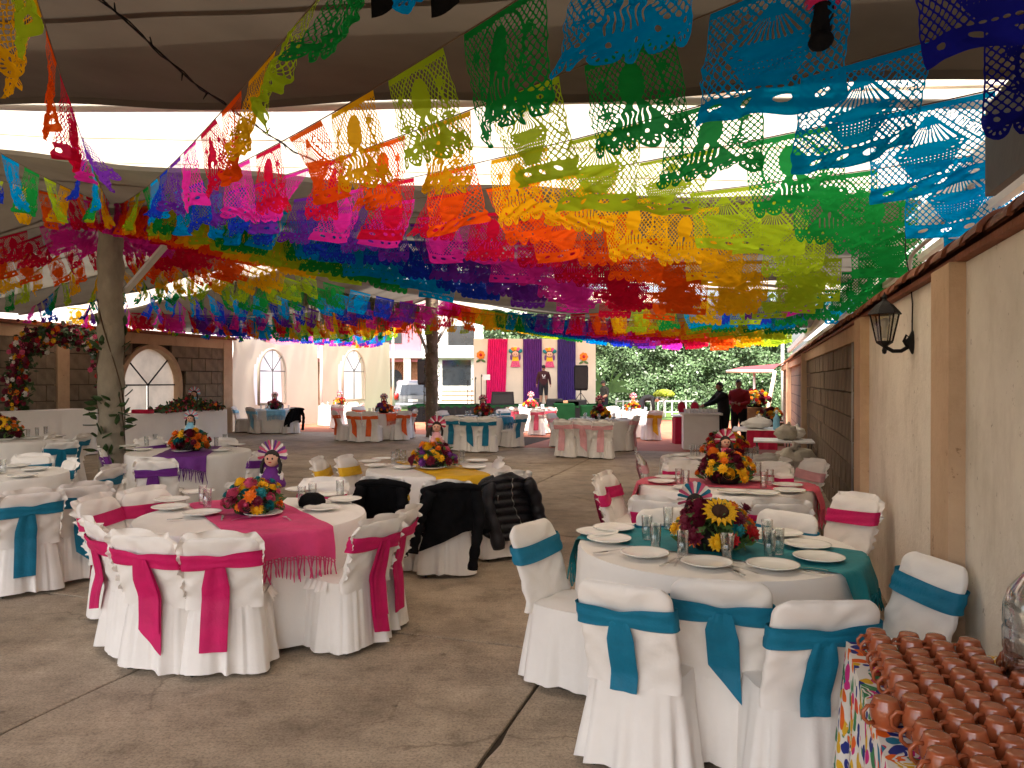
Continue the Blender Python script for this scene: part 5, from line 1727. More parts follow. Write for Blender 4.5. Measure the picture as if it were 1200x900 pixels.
centre('pink', 6, 'bright mixed flower centrepiece on the hot pink runner', (.06, .24, .16), mix=['yellow', 'pink', 'orange', 'teal', 'maroon', 'yellow'], n=34, size=1.0, dx=0.0, dcol=('violet', 'violet'), dlabel='rag doll with purple ribbon crown sitting in the centrepiece on hot pink', dsize=1.15)
centre('yellow', 8, 'dark red and yellow flower centrepiece on the mustard runner', (.02, .1, .25), mix=['maroon', 'yellow', 'maroon', 'orange', 'purple', 'pink'], n=32, size=1.15, dx=-.06, dcol=('blush', 'crimson'), dlabel='rag doll with red ribbon crown above the mustard runner', dsize=1.05)
centre('violet', 10, 'red and yellow flower centrepiece on the violet runner', (.02, .0, .26), mix=['maroon', 'yellow', 'red', 'orange', 'teal'], n=32, size=1.25, dcol=('sky', 'sky'), dlabel='pale rag doll on top of the violet table centrepiece', dsize=1.0)
centre('red', 12, 'mixed flower centrepiece on the rose runner', (.0, .0, .20), mix=['orange', 'white', 'yellow', 'maroon', 'maroon', 'yellow'], n=34, size=1.25, dcol=('rose', 'crimson'), dlabel='rag doll with red and white ribbon crown on the rose runner', dsize=1.0)
centre('blushfar', 14, 'yellow and red flower centrepiece on the table by the bar', None, mix=['yellow', 'orange', 'red', 'maroon'], n=32, size=1.35, dcol=('rose', 'crimson'), dlabel='rag doll with red and white ribbon crown on the table by the bar', dsize=1.6)
centre('corner', 16, 'sunflower and pink rose centrepiece on the flower arch corner table', None, (.3, -.7, .6), mix=['pink', 'yellow', 'maroon', 'orange'], n=34, size=1.5, dx=-.1)
for k, sd_, mx, dc in (('sky', 20, ['maroon', 'red', 'maroon'], ('crimson', 'orange')), ('palepink', 22, ['yellow', 'orange', 'red'], ('rose', 'rose')), ('orange', 24, ['maroon', 'purple', 'orange'], ('crimson', 'violet')),
                       ('tealfar', 26, ['red', 'maroon', 'orange'], ('crimson', 'crimson')), ('blush', 28, ['maroon', 'red', 'yellow'], ('magenta', 'crimson')), ('rose', 30, ['pink', 'yellow', 'red'], ('rose', 'rose')), ('mustard', 32, ['red', 'yellow', 'orange'], ('orange', 'rose'))):
    centre(k, sd_, 'flower centrepiece on the round table at the ' + WHAT[k], (0, 0, .22), mix=mx, n=26, size=1.25, dcol=dc, dlabel='rag doll on the flower centrepiece at the ' + WHAT[k], dsize=1.2)
# flower arch
fa = thing('flower_arch', 'tall arch of dark red, white and yellow flowers against the block wall', 'flower arch')
pth = [PX(22, 17.4, z) for z in (.2, .8, 1.4, 1.9)] + [PX(27, 17.5, 2.35), PX(40, 17.7, 2.7), PX(62, 18.0, 2.86), PX(90, 18.5, 2.86), PX(112, 18.9, 2.72), PX(124, 19.2, 2.4), PX(128, 19.3, 1.6), PX(128, 19.3, .2)]
MB().tube(pth, .05, 6).build('frame', 'dark_tube', fa)
dense = []
for i in range(len(pth) - 1):
    for q in range(26):
        dense.append(pth[i].lerp(pth[i + 1], q / 26))
bl = {c: MB() for c in ('maroon', 'red', 'white', 'yellow', 'orange', 'pink')}
fol = MB()
rn = random.Random(9)
for p in dense:
    for q in range(9):
        c = p + Vector((rn.gauss(0, .11), rn.gauss(0, .11), rn.gauss(0, .11)))
        d = Vector((rn.gauss(0, 1), rn.gauss(0, 1), rn.gauss(0, 1))).normalized() * .07; e = d.orthogonal().normalized() * .035
        fol.add([c - d, c + e, c + d, c - e], [(0, 1, 2, 3)])
    for q in range(2):
        if rn.random() < .9:
            c = p + Vector((rn.gauss(0, .13), -abs(rn.gauss(0, .13)) - .04, rn.gauss(0, .13)))
            col = rn.choice(('maroon', 'maroon', 'maroon', 'red', 'white', 'yellow', 'orange', 'pink', 'maroon'))
            s_ = rn.uniform(.045, .085)
            mb = bl[col]
            for k in range(7):
                a = k * .9
                d = Vector((math.cos(a), -.25, math.sin(a))) * s_; n_ = Vector((-math.sin(a), 0, math.cos(a))) * s_ * .42
                mb.add([c, c + d * .6 + n_, c + d, c + d * .6 - n_], [(0, 1, 2, 3)])
            mb.ell(c + Vector((0, -.01, 0)), (s_ * .35,) * 3, 6, 4)
fol.build('foliage', 'leaf_dark', fa, False, kind='stuff')
for c, mb in bl.items():
    mb.build(c + '_blooms', 'bloom_' + c, fa, False, kind='stuff')
# head tables under white cloths
def long_table(s0, s1, t0, t1, h, label, seed):
    root = thing('head_table', label, 'table', rotz=-ROOM)
    MB().box(t1 + .03, t0 - .03, s0 + .03, s1 - .03, h - .04, h - .012).build('tabletop', 'wood', root, False)
    for x in (t1 + .1, t0 - .1):
        for y in (s0 + .1, s1 - .1):
            MB().box(x - .03, x + .03, y - .03, y + .03, 0, h - .04).build('leg', 'dark_tube', root, False)
    def cl(u, v):
        a = u * 4
        per = [(t0, s0), (t0, s1), (t1, s1), (t1, s0), (t0, s0)]
        i = min(3, int(a)); f = a - i
        x = per[i][0] + (per[i + 1][0] - per[i][0]) * f; y = per[i][1] + (per[i + 1][1] - per[i][1]) * f
        k = v
        cx, cy = (t0 + t1) / 2, (s0 + s1) / 2
        g = 1 + .02 * k
        off = (.012 + .03 * k) + .022 * k * math.sin(u * 190 + seed) + .02 * k * math.sin(u * 71)
        nx, ny = ((1, 0), (0, 1), (-1, 0), (0, -1))[i]
        return (x + nx * off, y + ny * off, h - (h - .02) * k)
    m = MB(); m.grid(cl, 320, 8)
    m.add([(t0 + .012, s0 - .012, h), (t0 + .012, s1 + .012, h), (t1 - .012, s1 + .012, h), (t1 - .012, s0 - .012, h)], [(0, 1, 2, 3)])
    m.build('cloth', 'cloth_white', root)
    return root
long_table(11.6, 14.0, -14.9, -15.7, 1.08, 'tall white draped buffet table under the flower arch', 1)
long_table(14.7, 18.6, -14.9, -15.7, .90, 'long white draped head table in front of the arched window', 3)
ga = thing('flower_garland', 'dense red and yellow flower garland lying along the head table', 'flower garland', rotz=-ROOM)
gl_ = {c: MB() for c in ('maroon', 'red', 'yellow', 'orange', 'pink')}
fol = MB()
for k in range(420):
    y = rn.uniform(16.0, 18.4); x = -15.0 + rn.gauss(0, .12); z = .93 + abs(rn.gauss(0, .15)) * (1 - abs(y - 17.2) / 1.6)
    c = Vector((x + .0, y, z)); s_ = rn.uniform(.04, .075)
    mb = gl_[rn.choice(('maroon', 'maroon', 'red', 'maroon', 'yellow', 'orange', 'pink', 'red'))]
    mb.ell(c, (s_ * .45,) * 3, 6, 4)
    for q in range(6):
        a = q * 1.05
        d = Vector((.6, math.cos(a), math.sin(a))).normalized() * s_; n_ = Vector((0, -math.sin(a), math.cos(a))) * s_ * .4
        mb.add([c, c + d * .6 + n_, c + d, c + d * .6 - n_], [(0, 1, 2, 3)])
    for q in range(3):
        e0 = Vector((rn.gauss(0, 1), rn.gauss(0, 1), rn.gauss(0, 1))).normalized() * .07; e1 = e0.orthogonal().normalized() * .03
        cc = c + Vector((rn.gauss(0, .05), rn.gauss(0, .05), rn.uniform(-.03, .04)))
        if cc.z > .92:
            fol.add([cc - e0, cc + e1, cc + e0, cc - e1], [(0, 1, 2, 3)])
fol.build('foliage', 'leaf_dark', ga, False, kind='stuff')
for c, mb in gl_.items():
    mb.build(c + '_blooms', 'bloom_' + c, ga, False, kind='stuff')
doll(RW(17.6, -15.2, 1.05), 'small pale rag doll sitting among the flowers on the head table', 0, 1.7, ('sky', 'sky'))
tag(MB().box(-.28, .28, -.09, .09, 0, .10, bev=.02).build('gift_box', 'sash_crimson', loc=RW(15.6, -15.1, .902), rotz=-ROOM, smooth=False), 'flat red box on the head table by the wrapped column', 'box')
# ================================================================== clay mugs and their table
def otomi(name):
    """white cotton printed with bright folk flowers and birds"""
    m, nt, out = newmat(name)
    p = nt.nodes.new('ShaderNodeBsdfPrincipled'); p.inputs['Roughness'].default_value = .85
    p.inputs['Specular IOR Level'].default_value = .2
    tc = nt.nodes.new('ShaderNodeTexCoord')
    dn = nt.nodes.new('ShaderNodeTexNoise'); dn.inputs['Scale'].default_value = 7; dn.inputs['Detail'].default_value = 2
    nt.links.new(tc.outputs['Object'], dn.inputs['Vector'])
    ad = nt.nodes.new('ShaderNodeVectorMath'); ad.operation = 'MULTIPLY_ADD'; ad.inputs[1].default_value = (.16, .16, .16)
    nt.links.new(dn.outputs['Color'], ad.inputs[0]); nt.links.new(tc.outputs['Object'], ad.inputs[2])
    vo = nt.nodes.new('ShaderNodeTexVoronoi'); vo.inputs['Scale'].default_value = 18
    nt.links.new(ad.outputs[0], vo.inputs['Vector'])
    vb = nt.nodes.new('ShaderNodeTexVoronoi'); vb.inputs['Scale'].default_value = 5.5
    nt.links.new(ad.outputs[0], vb.inputs['Vector'])
    wv = nt.nodes.new('ShaderNodeTexWave'); wv.inputs['Scale'].default_value = 15; wv.inputs['Distortion'].default_value = 7; wv.inputs['Detail'].default_value = 1.5; wv.inputs['Detail Scale'].default_value = 2
    nt.links.new(ad.outputs[0], wv.inputs['Vector'])
    hs = ramp(nt, vo.outputs['Color'], [(0, (.55, .012, .04)), (.16, (.02, .03, .20)), (.32, (.70, .12, .01)), (.46, (.65, .38, .02)), (.58, (.04, .20, .08)), (.72, (.55, .02, .20)), (.86, (.02, .18, .30)), (1, (.16, .03, .20))])
    hs.color_ramp.interpolation = 'CONSTANT'
    stripes = ramp(nt, wv.outputs['Fac'], [(.36, (0, 0, 0)), (.42, (1, 1, 1))])
    petals = ramp(nt, vo.outputs['Distance'], [(.52, (1, 1, 1)), (.56, (0, 0, 0))])
    zone = ramp(nt, vb.outputs['Distance'], [(.44, (1, 1, 1)), (.47, (0, 0, 0))])
    zin = nt.nodes.new('ShaderNodeMix'); zin.data_type = 'RGBA'
    nt.links.new(zone.outputs[0], zin.inputs[0]); nt.links.new(petals.outputs[0], zin.inputs['A']); nt.links.new(stripes.outputs[0], zin.inputs['B'])
    mx = nt.nodes.new('ShaderNodeMix'); mx.data_type = 'RGBA'
    mx.inputs['A'].default_value = (.72, .69, .64, 1)
    nt.links.new(zin.outputs['Result'], mx.inputs[0]); nt.links.new(hs.outputs[0], mx.inputs['B'])
    nt.links.new(mx.outputs['Result'], p.inputs['Base Color'])
    nt.links.new(p.outputs[0], out.inputs[0])
otomi('folk_print')
MT0, MT1, MS0, MS1, MHT = .33, .93, .9, 3.14, .75
mt = thing('mug_table', 'folding table under a folk printed cloth beside the plastered wall', 'table', rotz=-ROOM)
MB().box(MT0 + .02, MT1, MS0 + .02, MS1 - .02, MHT - .04, MHT - .012).build('tabletop', 'wood', mt, False)
for x in (MT0 + .06, MT1 - .06):
    for y in (MS0 + .1, MS1 - .1):
        MB().box(x - .02, x + .02, y - .02, y + .02, 0, MHT - .04).build('leg', 'dark_tube', mt, False)
pc = MB()
def pcl(u, v):
    pts_ = [(MT0, MS0), (MT0, MS1), (MT1, MS1)]
    lens = [MS1 - MS0, MT1 - MT0]
    tot = sum(lens); d = u * tot
    drop = (MHT - .03) * max(0, v)
    fo = .018 * math.sin(d * 21) * v + .012 * math.sin(d * 47 + 1) * v
    if d < lens[0]:
        x, y = MT0 - .006 - (.03 + .0) * v - fo, MS0 + d
        if d > lens[0] - .12:
            y += .0; x -= .05 * v * (d - lens[0] + .12) / .12
    else:
        x, y = MT0 + (d - lens[0]), MS1 + .006 + .03 * v + fo
        if d < lens[0] + .12:
            y += .05 * v * (lens[0] + .12 - d) / .12; x -= .08 * v * (lens[0] + .12 - d) / .12
    return (x, y, MHT - drop)
pc.grid(pcl, 160, 14)
pc.add([(MT0 - .006, MS0, MHT), (MT1, MS0, MHT), (MT1, MS1 + .006, MHT), (MT0 - .006, MS1 + .006, MHT)], [(0, 1, 2, 3)])
tag(pc.build('printed_tablecloth', 'folk_print', rotz=-ROOM), 'white tablecloth printed with bright folk birds and flowers under the clay mugs', 'tablecloth')
mug_prof = [(0, .086), (.018, .0865), (.0295, .086), (.0325, .0835), (.0335, .079), (.0355, .072), (.0405, .060), (.0425, .046), (.0415, .030), (.037, .018), (.033, .010), (.0335, .002), (.036, 0), (.033, 0), (.031, .01), (0, .012)]
MUG = [MB().lathe(mug_prof, 24, wob=lambda a, z, k=k: .012 * math.sin(a + k) + .008 * math.sin(2 * a + k * 2)).mesh('clay_mug', 'clay') for k in range(3)]
MUGH = MB().tube([(-.036, 0, .064), (-.058, 0, .066), (-.072, 0, .050), (-.070, 0, .030), (-.056, 0, .016), (-.038, 0, .016)], [.0055, .006, .006, .006, .006, .007], 8).mesh('handle', 'clay')
rn = random.Random(31)
def mug(s_, t_, ang, lab='glossy brown clay mug turned upside down in the rows on the printed cloth', grp='clay mugs in rows'):
    p = RW(s_, t_, MHT + .001)
    o = mob('clay_mug', rn.choice(MUG), None, p, rot=(rn.gauss(0, .02), rn.gauss(0, .02), -ROOM + ang), scale=(rn.uniform(.95, 1.04), rn.uniform(.95, 1.04), rn.uniform(.92, 1.06)))
    tag(o, lab, 'mug', grp)
    mob('handle', MUGH, o)
for c in range(6):
    y = 3.06 - .012 * c
    r_ = 0
    while y > 1.60:
        x = .425 + c * .094 + rn.uniform(-.006, .006) + (.012 if r_ > 6 and c < 3 else 0)
        if not ((c == 5 and y > 2.68) or (c == 4 and y > 2.96)):
            mug(y + rn.gauss(0, .002), x + rn.gauss(0, .002), rn.gauss(0.35, .15))
        y -= .089 + rn.uniform(-.003, .003)
        r_ += 1
mug(2.40, .352, .5, 'lone glossy brown clay mug set outside the rows at the cloth edge', None)
jug = thing('water_jug', 'large clear ribbed plastic water jug standing beside the clay mugs', 'jug', RW(2.80, .855, MHT + .002))
MB().lathe([(0, 0), (.085, 0), (.10, .012), (.102, .05), (.098, .06), (.102, .07), (.102, .12), (.098, .13), (.102, .14), (.102, .20), (.098, .21), (.102, .22), (.100, .28), (.085, .33), (.05, .375), (.034, .40), (.034, .43), (.030, .43), (.030, .40), (.08, .32), (.095, .27), (.096, .02), (0, .008)], 32).build('bottle', 'jug_plastic', jug)
MB().lathe([(0, .462), (.034, .462), (.038, .455), (.038, .42), (.034, .42)], 18).build('cap', 'sash_mustard', jug)
# hanging doll overhead and clear bulb
hd = thing('hanging_doll', 'rag doll leg in black boot below a pink skirt hanging overhead', 'doll', PX(966, 2.55, 3.0))
MB().tube([(0, 0, .10), (-.005, 0, .0), (-.012, .0, -.06), (-.022, -.01, -.115)], [.030, .034, .034, .030], 12).build('boot', 'black_cloth', hd)
MB().ell((-.022, -.02, -.115), (.040, .05, .030), 12, 8).build('toe', 'black_cloth', hd)
MB().lathe([(.0, .0), (.055, .0), (.062, .02), (.05, .10), (.03, .22), (0, .24)], 20, (0, 0, .015), wob=lambda a, z: .12 * math.sin(a * 8)).build('skirt', 'sash_magenta', hd)
MB().tube([(0, 0, .28), (0, 0, .36)], .05, 10).build('torso', 'sash_violet', hd)
MB().tube([(0, 0, .3), (0, 0, .75)], .003, 5).build('cord', 'cord_brown', hd)
bu = thing('clear_bulb', 'clear glass bulb hanging under the eaves by the grey flap', 'bulb', PX(1191, 2.5, CAMH + 432 * 2.5 / F))
MB().ell((0, 0, .045), (.035, .035, .042), 16, 10).build('globe', 'glass', bu)
MB().lathe([(0, .08), (.014, .08), (.014, .12), (0, .12)], 10).build('cap', 'steel', bu)
MB().tube([(0, 0, .11), (0, 0, .6)], .004, 5).build('cord', 'black_plastic', bu)
# ================================================================== coats over chairs
def coat(key, kind, label, seed):
    ch = CHAIRS[key]
    root = thing('draped_coat', label, 'coat', ch.location, rotz=ch.rotation_euler.z)
    rn = random.Random(seed)
    puff = kind == 'puffer'
    mname = 'puffer' if puff else 'black_cloth'
    top = .86
    bot = .20 if puff else .34
    def cy(z):
        return -.218 - .30 * max(0, z - .45) - .2 * max(0, z - .62) ** 2
    def fn(u, v):
        a = u * 2 * math.pi
        z = top - (top - bot) * v
        q = max(0, 1 - v / .16)
        w = .245 * (1 - .30 * q ** 2) + .05 * v + .03 * math.sin(3 * a + seed) * v
        d = .075 * (1 - .55 * q ** 3) + .03 * v * (1.2 if puff else .6)
        c, s_ = math.cos(a), math.sin(a)
        k = (abs(c) ** 2.6 + abs(s_) ** 2.6) ** (-1 / 2.6)
        g = 0
        if puff:
            g = .016 * (1 - abs(math.sin(v * math.pi * 8)) ** .5 * -1) * abs(math.sin(v * math.pi * 8)) ** .6 + .006 * math.sin(9 * a + 4 * v)
        else:
            g = .012 * math.sin(7 * a + 6 * v + seed) * v + .008 * math.sin(15 * a - 9 * v)
        x = (w + g) * k * c + (.05 * math.sin(2.2 * v + seed) + .14 * (v - .3) * math.sin(seed * 1.7)) + .02 * math.sin(7 * v + 2 * a + seed)
        y = cy(z) + (d + g) * k * s_ - .02 * v
        z2 = z + (.07 * math.sin(a + seed) + .04 * math.sin(2 * a + 2 * seed)) * v - .06 * (abs(c) ** 3) * max(0, 1 - v * 3)
        return (x, y, z2)
    m = MB(); m.grid(fn, 72, 48, cu=True)
    m.grid(lambda u, v: tuple(Vector(fn(u, 0)).lerp(Vector((0, cy(top), top + .012)), v)), 72, 3, cu=True)
    m.build('body', mname, root)
    for sgn in (-1, 1):
        Ls = .55 if puff else .60
        Ls *= 1.0 + .12 * sgn * math.sin(seed)
        pts = [Vector((sgn * (.19 + .07 * min(1, q * 3) + .05 * math.sin(q * 2.6 + seed * sgn)), cy(.78) - .06 - .07 * q + .03 * math.sin(q * 4 + seed * sgn), .79 - Ls * q)) for q in [k / 20 for k in range(21)]]
        if puff:
            rad = [.055 + .014 * abs(math.sin(k * .62)) for k in range(21)]
        else:
            rad = [.052 - .010 * k / 20 + .006 * math.sin(k * 1.7) for k in range(21)]
        MB().tube(pts, rad, 14).build('sleeve', mname, root)
    if puff:
        MB().tube([Vector(fn(.76, v)) + Vector((0, -.004, 0)) for v in [k / 30 for k in range(2, 30)]], .004, 5).build('zip', 'steel', root)
        MB().tube([Vector(fn(.66, v)) + Vector((0, -.004, 0)) for v in (.30, .36, .42)], .004, 5).build('pocket_zip', 'steel', root)
    else:
        MB().tube([Vector(fn(u, .10)) + Vector((0, -.012, .02)) for u in [.55 + .4 * k / 12 for k in range(13)]], [.03] * 13, 8).build('collar', mname, root)
    return root
coat(('yellow', 448), 'wool', 'black knitted jacket slung over the chair beside the hot pink table', 3)
coat(('yellow', 524), 'wool', 'long black coat with hanging sleeves over a mustard sashed chair', 8)
coat(('yellow', 600), 'puffer', 'shiny quilted black puffer coat over a mustard sashed chair', 5)
coat(('sky', 346), 'wool', 'black coat over a pale blue sashed chair', 2)
hat = thing('black_cap', 'black cap resting behind the hot pink table centrepiece', 'cap', T['pink'] + Vector((.34, .34, .776)))
MB().lathe([(.10, 0), (.105, .03), (.09, .07), (.05, .095), (0, .10)], 18).build('crown', 'black_cloth', hat)
MB().grid(lambda u, v: (.09 * math.cos(-1.2 + 2.4 * u) * (1 + .8 * v), .09 * math.sin(-1.2 + 2.4 * u) * (1 + .3 * v), .012 - .01 * v), 10, 3).build('brim', 'black_cloth', hat)
# ================================================================== people
mat('hoodie', (.035, .008, .010), .85, .25, 6, .4, 25)
mat('shorts_black', (.012, .012, .014), .85, .25, 6)
mat('shirt_black', (.005, .005, .006), .8, .25, 6, .3, 20)
mat('shirt_red', (.24, .008, .012), .8, .2, 6, .3, 20)
mat('shirt_olive', (.03, .032, .026), .85, .2, 6)
mat('jeans', (.008, .009, .013), .85, .2, 8)
mat('shoe', (.03, .028, .026), .6, .2, 8)
BASEJ = {'pelvis': (0, 0, .94, .175), 'waist': (0, 0, 1.08, .175), 'chest': (0, .01, 1.28, .195), 'upchest': (0, .01, 1.40, .145), 'neck': (0, 0, 1.49, .066), 'skull': (0, -.012, 1.56, .066),
         'shL': (.195, .01, 1.395, .095), 'elL': (.26, .03, 1.13, .070), 'wrL': (.27, -.05, .90, .045), 'haL': (.27, -.075, .845, .045),
         'hipL': (.10, 0, .86, .135), 'knL': (.115, -.015, .49, .088), 'anL': (.12, .03, .09, .058), 'toL': (.135, -.12, .05, .052)}
EDG = [('pelvis', 'waist', 's'), ('waist', 'chest', 's'), ('chest', 'upchest', 's'), ('upchest', 'neck', 'k'), ('neck', 'skull', 'k')]
for S in 'LR':
    EDG += [('upchest', 'sh' + S, 's'), ('sh' + S, 'el' + S, 's'), ('el' + S, 'wr' + S, 'f'), ('wr' + S, 'ha' + S, 'k'),
            ('pelvis', 'hip' + S, 'p'), ('hip' + S, 'kn' + S, 'p'), ('kn' + S, 'an' + S, 'c'), ('an' + S, 'to' + S, 'h')]
for k in list(BASEJ):
    if k.endswith('L'):
        x, y, z, r = BASEJ[k]
        BASEJ[k[:-1] + 'R'] = (-x, y, z, r)
def person(label, pos, rotz, pose, cloth, cap=None, hgt=1.0, face=None, emblem=False, nod=0.0, group=None):
    """cloth: material for s(hirt) f(orearm) p(ants) c(alf) h(shoe)"""
    J = dict(BASEJ)
    for k, v in pose.items():
        J[k] = tuple(v) + (J[k][3],)
    names = list(J)
    idx = {n: i for i, n in enumerate(names)}
    me = bpy.data.meshes.new('tmp_body')
    me.from_pydata([J[n][:3] for n in names], [(idx[a], idx[b]) for a, b, _ in EDG], [])
    o = bpy.data.objects.new('tmp_body', me)
    COL.objects.link(o)
    bm = bmesh.new(); bm.from_mesh(me)
    ly = bm.verts.layers.skin.verify()
    bm.verts.ensure_lookup_table()
    for n in names:
        v = bm.verts[idx[n]]
        r = J[n][3]
        v[ly].radius = (r * (1.18 if n in ('chest', 'waist', 'pelvis', 'upchest') else 1), r * (.82 if n in ('chest', 'waist', 'pelvis', 'upchest') else 1))
        v[ly].use_root = n == 'pelvis'
    bm.to_mesh(me); bm.free()
    o.modifiers.new('skin', 'SKIN').use_smooth_shade = True
    ss = o.modifiers.new('sub', 'SUBSURF'); ss.levels = 2; ss.render_levels = 2
    dg = bpy.context.evaluated_depsgraph_get()
    ev = bpy.data.meshes.new_from_object(o.evaluated_get(dg))
    bpy.data.objects.remove(o)
    vs = [tuple(v.co) for v in ev.vertices]
    fs = [tuple(p.vertices) for p in ev.polygons]
    mb = MB()
    mats = ['skin', cloth['s'], cloth['f'], cloth['p'], cloth['c'], cloth['h']]
    mi = {'k': 0, 's': 1, 'f': 2, 'p': 3, 'c': 4, 'h': 5}
    segs = [(Vector(J[a][:3]), Vector(J[b][:3]), (J[a][3] + J[b][3]) / 2, mi[t]) for a, b, t in EDG]
    mb.v = vs; mb.f = fs
    for f in fs:
        c = sum((Vector(vs[i]) for i in f), Vector()) / len(f)
        best, bi = 1e9, 0
        for a, b, r, t in segs:
            ab = b - a
            u = max(0, min(1, (c - a).dot(ab) / ab.length_squared))
            d = (c - a - ab * u).length - r
            if d < best:
                best, bi = d, t
        mb.m.append(bi)
    bpy.data.meshes.remove(ev)
    # head: skull, jaw, nose, ears in the same mesh
    hc = Vector(J['skull'][:3]) + Vector((0, -.01 - .03 * nod, .07))
    rotn = Matrix.Rotation(nod, 3, 'X') @ Matrix.Rotation(face or 0, 3, 'Z')
    def hd_(u, v):
        a, b = u * 2 * math.pi, (v - .5) * math.pi
        x, y, z = .074 * math.cos(a) * math.cos(b), .094 * math.sin(a) * math.cos(b), .115 * math.sin(b)
        if z < 0:
            x *= 1 + z * 1.9; y *= 1 + z * .9
            y -= -z * .12
        fy = -y
        if fy > .05:
            y -= .022 * math.exp(-((x / .014) ** 2 + ((z + .012) / .022) ** 2)) - .008 * math.exp(-(((abs(x) - .03) / .016) ** 2 + ((z - .012) / .012) ** 2))
            y -= .006 * math.exp(-((x / .028) ** 2 + ((z + .055) / .010) ** 2))
        p = rotn @ Vector((x, y, z))
        return (hc.x + p.x, hc.y + p.y, hc.z + p.z)
    mb.grid(hd_, 28, 20, 0, cu=True)
    for sg in (-1, 1):
        p = hc + rotn @ Vector((sg * .075, .008, -.005))
        mb.ell(p, (.012, .02, .03), 8, 6, 0)
    # hands: five bent fingers
    for S, sg in (('L', 1), ('R', -1)):
        w, h = Vector(J['wr' + S][:3]), Vector(J['ha' + S][:3])
        d = (h - w).normalized()
        side = Vector((0, 1, 0)) if abs(d.y) < .8 else Vector((1, 0, 0))
        side = (side - d * side.dot(d)).normalized()
        inw = d.cross(side) * -sg
        for k, L_ in enumerate((.062, .072, .068, .052)):
            b0 = h + side * (.024 - .016 * k) + d * .02
            mb.tube([b0, b0 + d * L_ * .5 + inw * .004, b0 + d * L_ * .85 + inw * .018, b0 + d * L_ + inw * .032], [.0095, .009, .008, .006], 6, 0)
        tb = w.lerp(h, .6) + side * -.028
        mb.tube([tb, tb - side * .018 + d * .025, tb - side * .022 + d * .05 + inw * .01], [.011, .010, .007], 6, 0)
    root = mb.build('person', mats, None, loc=pos, rotz=rotz)
    root.scale = (hgt,) * 3
    tag(root, label, 'person', group)
    # hair and eyes
    hair = MB()
    def hr(u, v):
        a, b = u * 2 * math.pi, v * math.pi * .5
        low = -.35 if math.sin(a) > -.25 else .42
        zz = low + (1 - low) * math.sin(b)
        cb = math.sqrt(max(0, 1 - zz * zz))
        p = rotn @ Vector((.081 * math.cos(a) * cb, .101 * math.sin(a) * cb + .004, .123 * zz))
        return (hc.x + p.x, hc.y + p.y, hc.z + p.z)
    hair.grid(hr, 28, 8, cu=True)
    hair.build('hair', 'hair_black', root)
    for sg in (-1, 1):
        p = hc + rotn @ Vector((sg * .030, -.083, .014))
        MB().ell(p, (.011, .006, .006), 8, 5).build('eye', 'hair_black', root)
    if cap:
        c_ = MB()
        c_.lathe([(.084, .03), (.088, .045), (.082, .09), (.055, .125), (0, .135)], 20, (0, 0, 0), sy=1.2)
        c_.grid(lambda u, v: ((u - .5) * .13, -.09 - .075 * v * (1 - (2 * u - 1) ** 2 * .5), .045 - .02 * v), 8, 3)
        c_.v = [tuple(hc + rotn @ Vector(p)) for p in c_.v]
        c_.build('cap', cap, root)
    if emblem:
        y = -.178
        MB().tube([(-.055, y - .0, 1.33), (-.055, y - .008, 1.27), (-.035, y - .012, 1.235), (0, y - .014, 1.225), (.035, y - .012, 1.235), (.055, y - .008, 1.27), (.055, y, 1.33)], .014, 6).build('letter_emblem', 'plastic_white', root)
        MB().tube([(-.07, y - .004, 1.185), (0, y - .008, 1.175), (.07, y - .004, 1.185)], .007, 6).build('emblem_bar', 'plastic_white', root)
    return root
person('man in dark maroon hoodie, black shorts and cap standing on the stage', PX(637, 33.8, .683), R(0), {'wrL': (.30, -.06, .92), 'haL': (.31, -.09, .86), 'elL': (.27, .02, 1.15), 'wrR': (-.30, -.06, .92), 'haR': (-.31, -.09, .86), 'elR': (-.27, .02, 1.15), 'anL': (.14, .03, .09), 'toL': (.17, -.11, .04), 'anR': (-.12, .03, .09), 'toR': (-.15, -.11, .04)},
       {'s': 'hoodie', 'f': 'hoodie', 'p': 'shorts_black', 'c': 'skin', 'h': 'shoe'}, cap='shorts_black', emblem=True, nod=.25)
person('man in dark t-shirt and cap standing beside the stage palm', PX(708, 33.0), R(-65), {'wrL': (.20, -.22, 1.02), 'haL': (.17, -.28, 1.02), 'wrR': (-.20, -.22, 1.0), 'haR': (-.16, -.28, 1.0)},
       {'s': 'shirt_olive', 'f': 'skin', 'p': 'jeans', 'c': 'jeans', 'h': 'shoe'}, cap='shirt_olive', nod=.4)
person('person in black bending forward at the edge of the lawn', PX(752, 31.5), R(78), {'waist': (0, -.12, 1.03), 'chest': (0, -.33, 1.04), 'upchest': (0, -.45, 1.0), 'neck': (0, -.54, .95), 'skull': (0, -.60, .90), 'shL': (.17, -.44, .99), 'shR': (-.17, -.44, .99),
       'elL': (.22, -.47, .72), 'wrL': (.18, -.52, .50), 'haL': (.16, -.55, .44), 'elR': (-.22, -.47, .72), 'wrR': (-.18, -.52, .50), 'haR': (-.16, -.55, .44), 'anL': (.14, .05, .09), 'toL': (.16, -.1, .04)},
       {'s': 'shirt_black', 'f': 'shirt_black', 'p': 'jeans', 'c': 'jeans', 'h': 'shoe'}, nod=1.0)
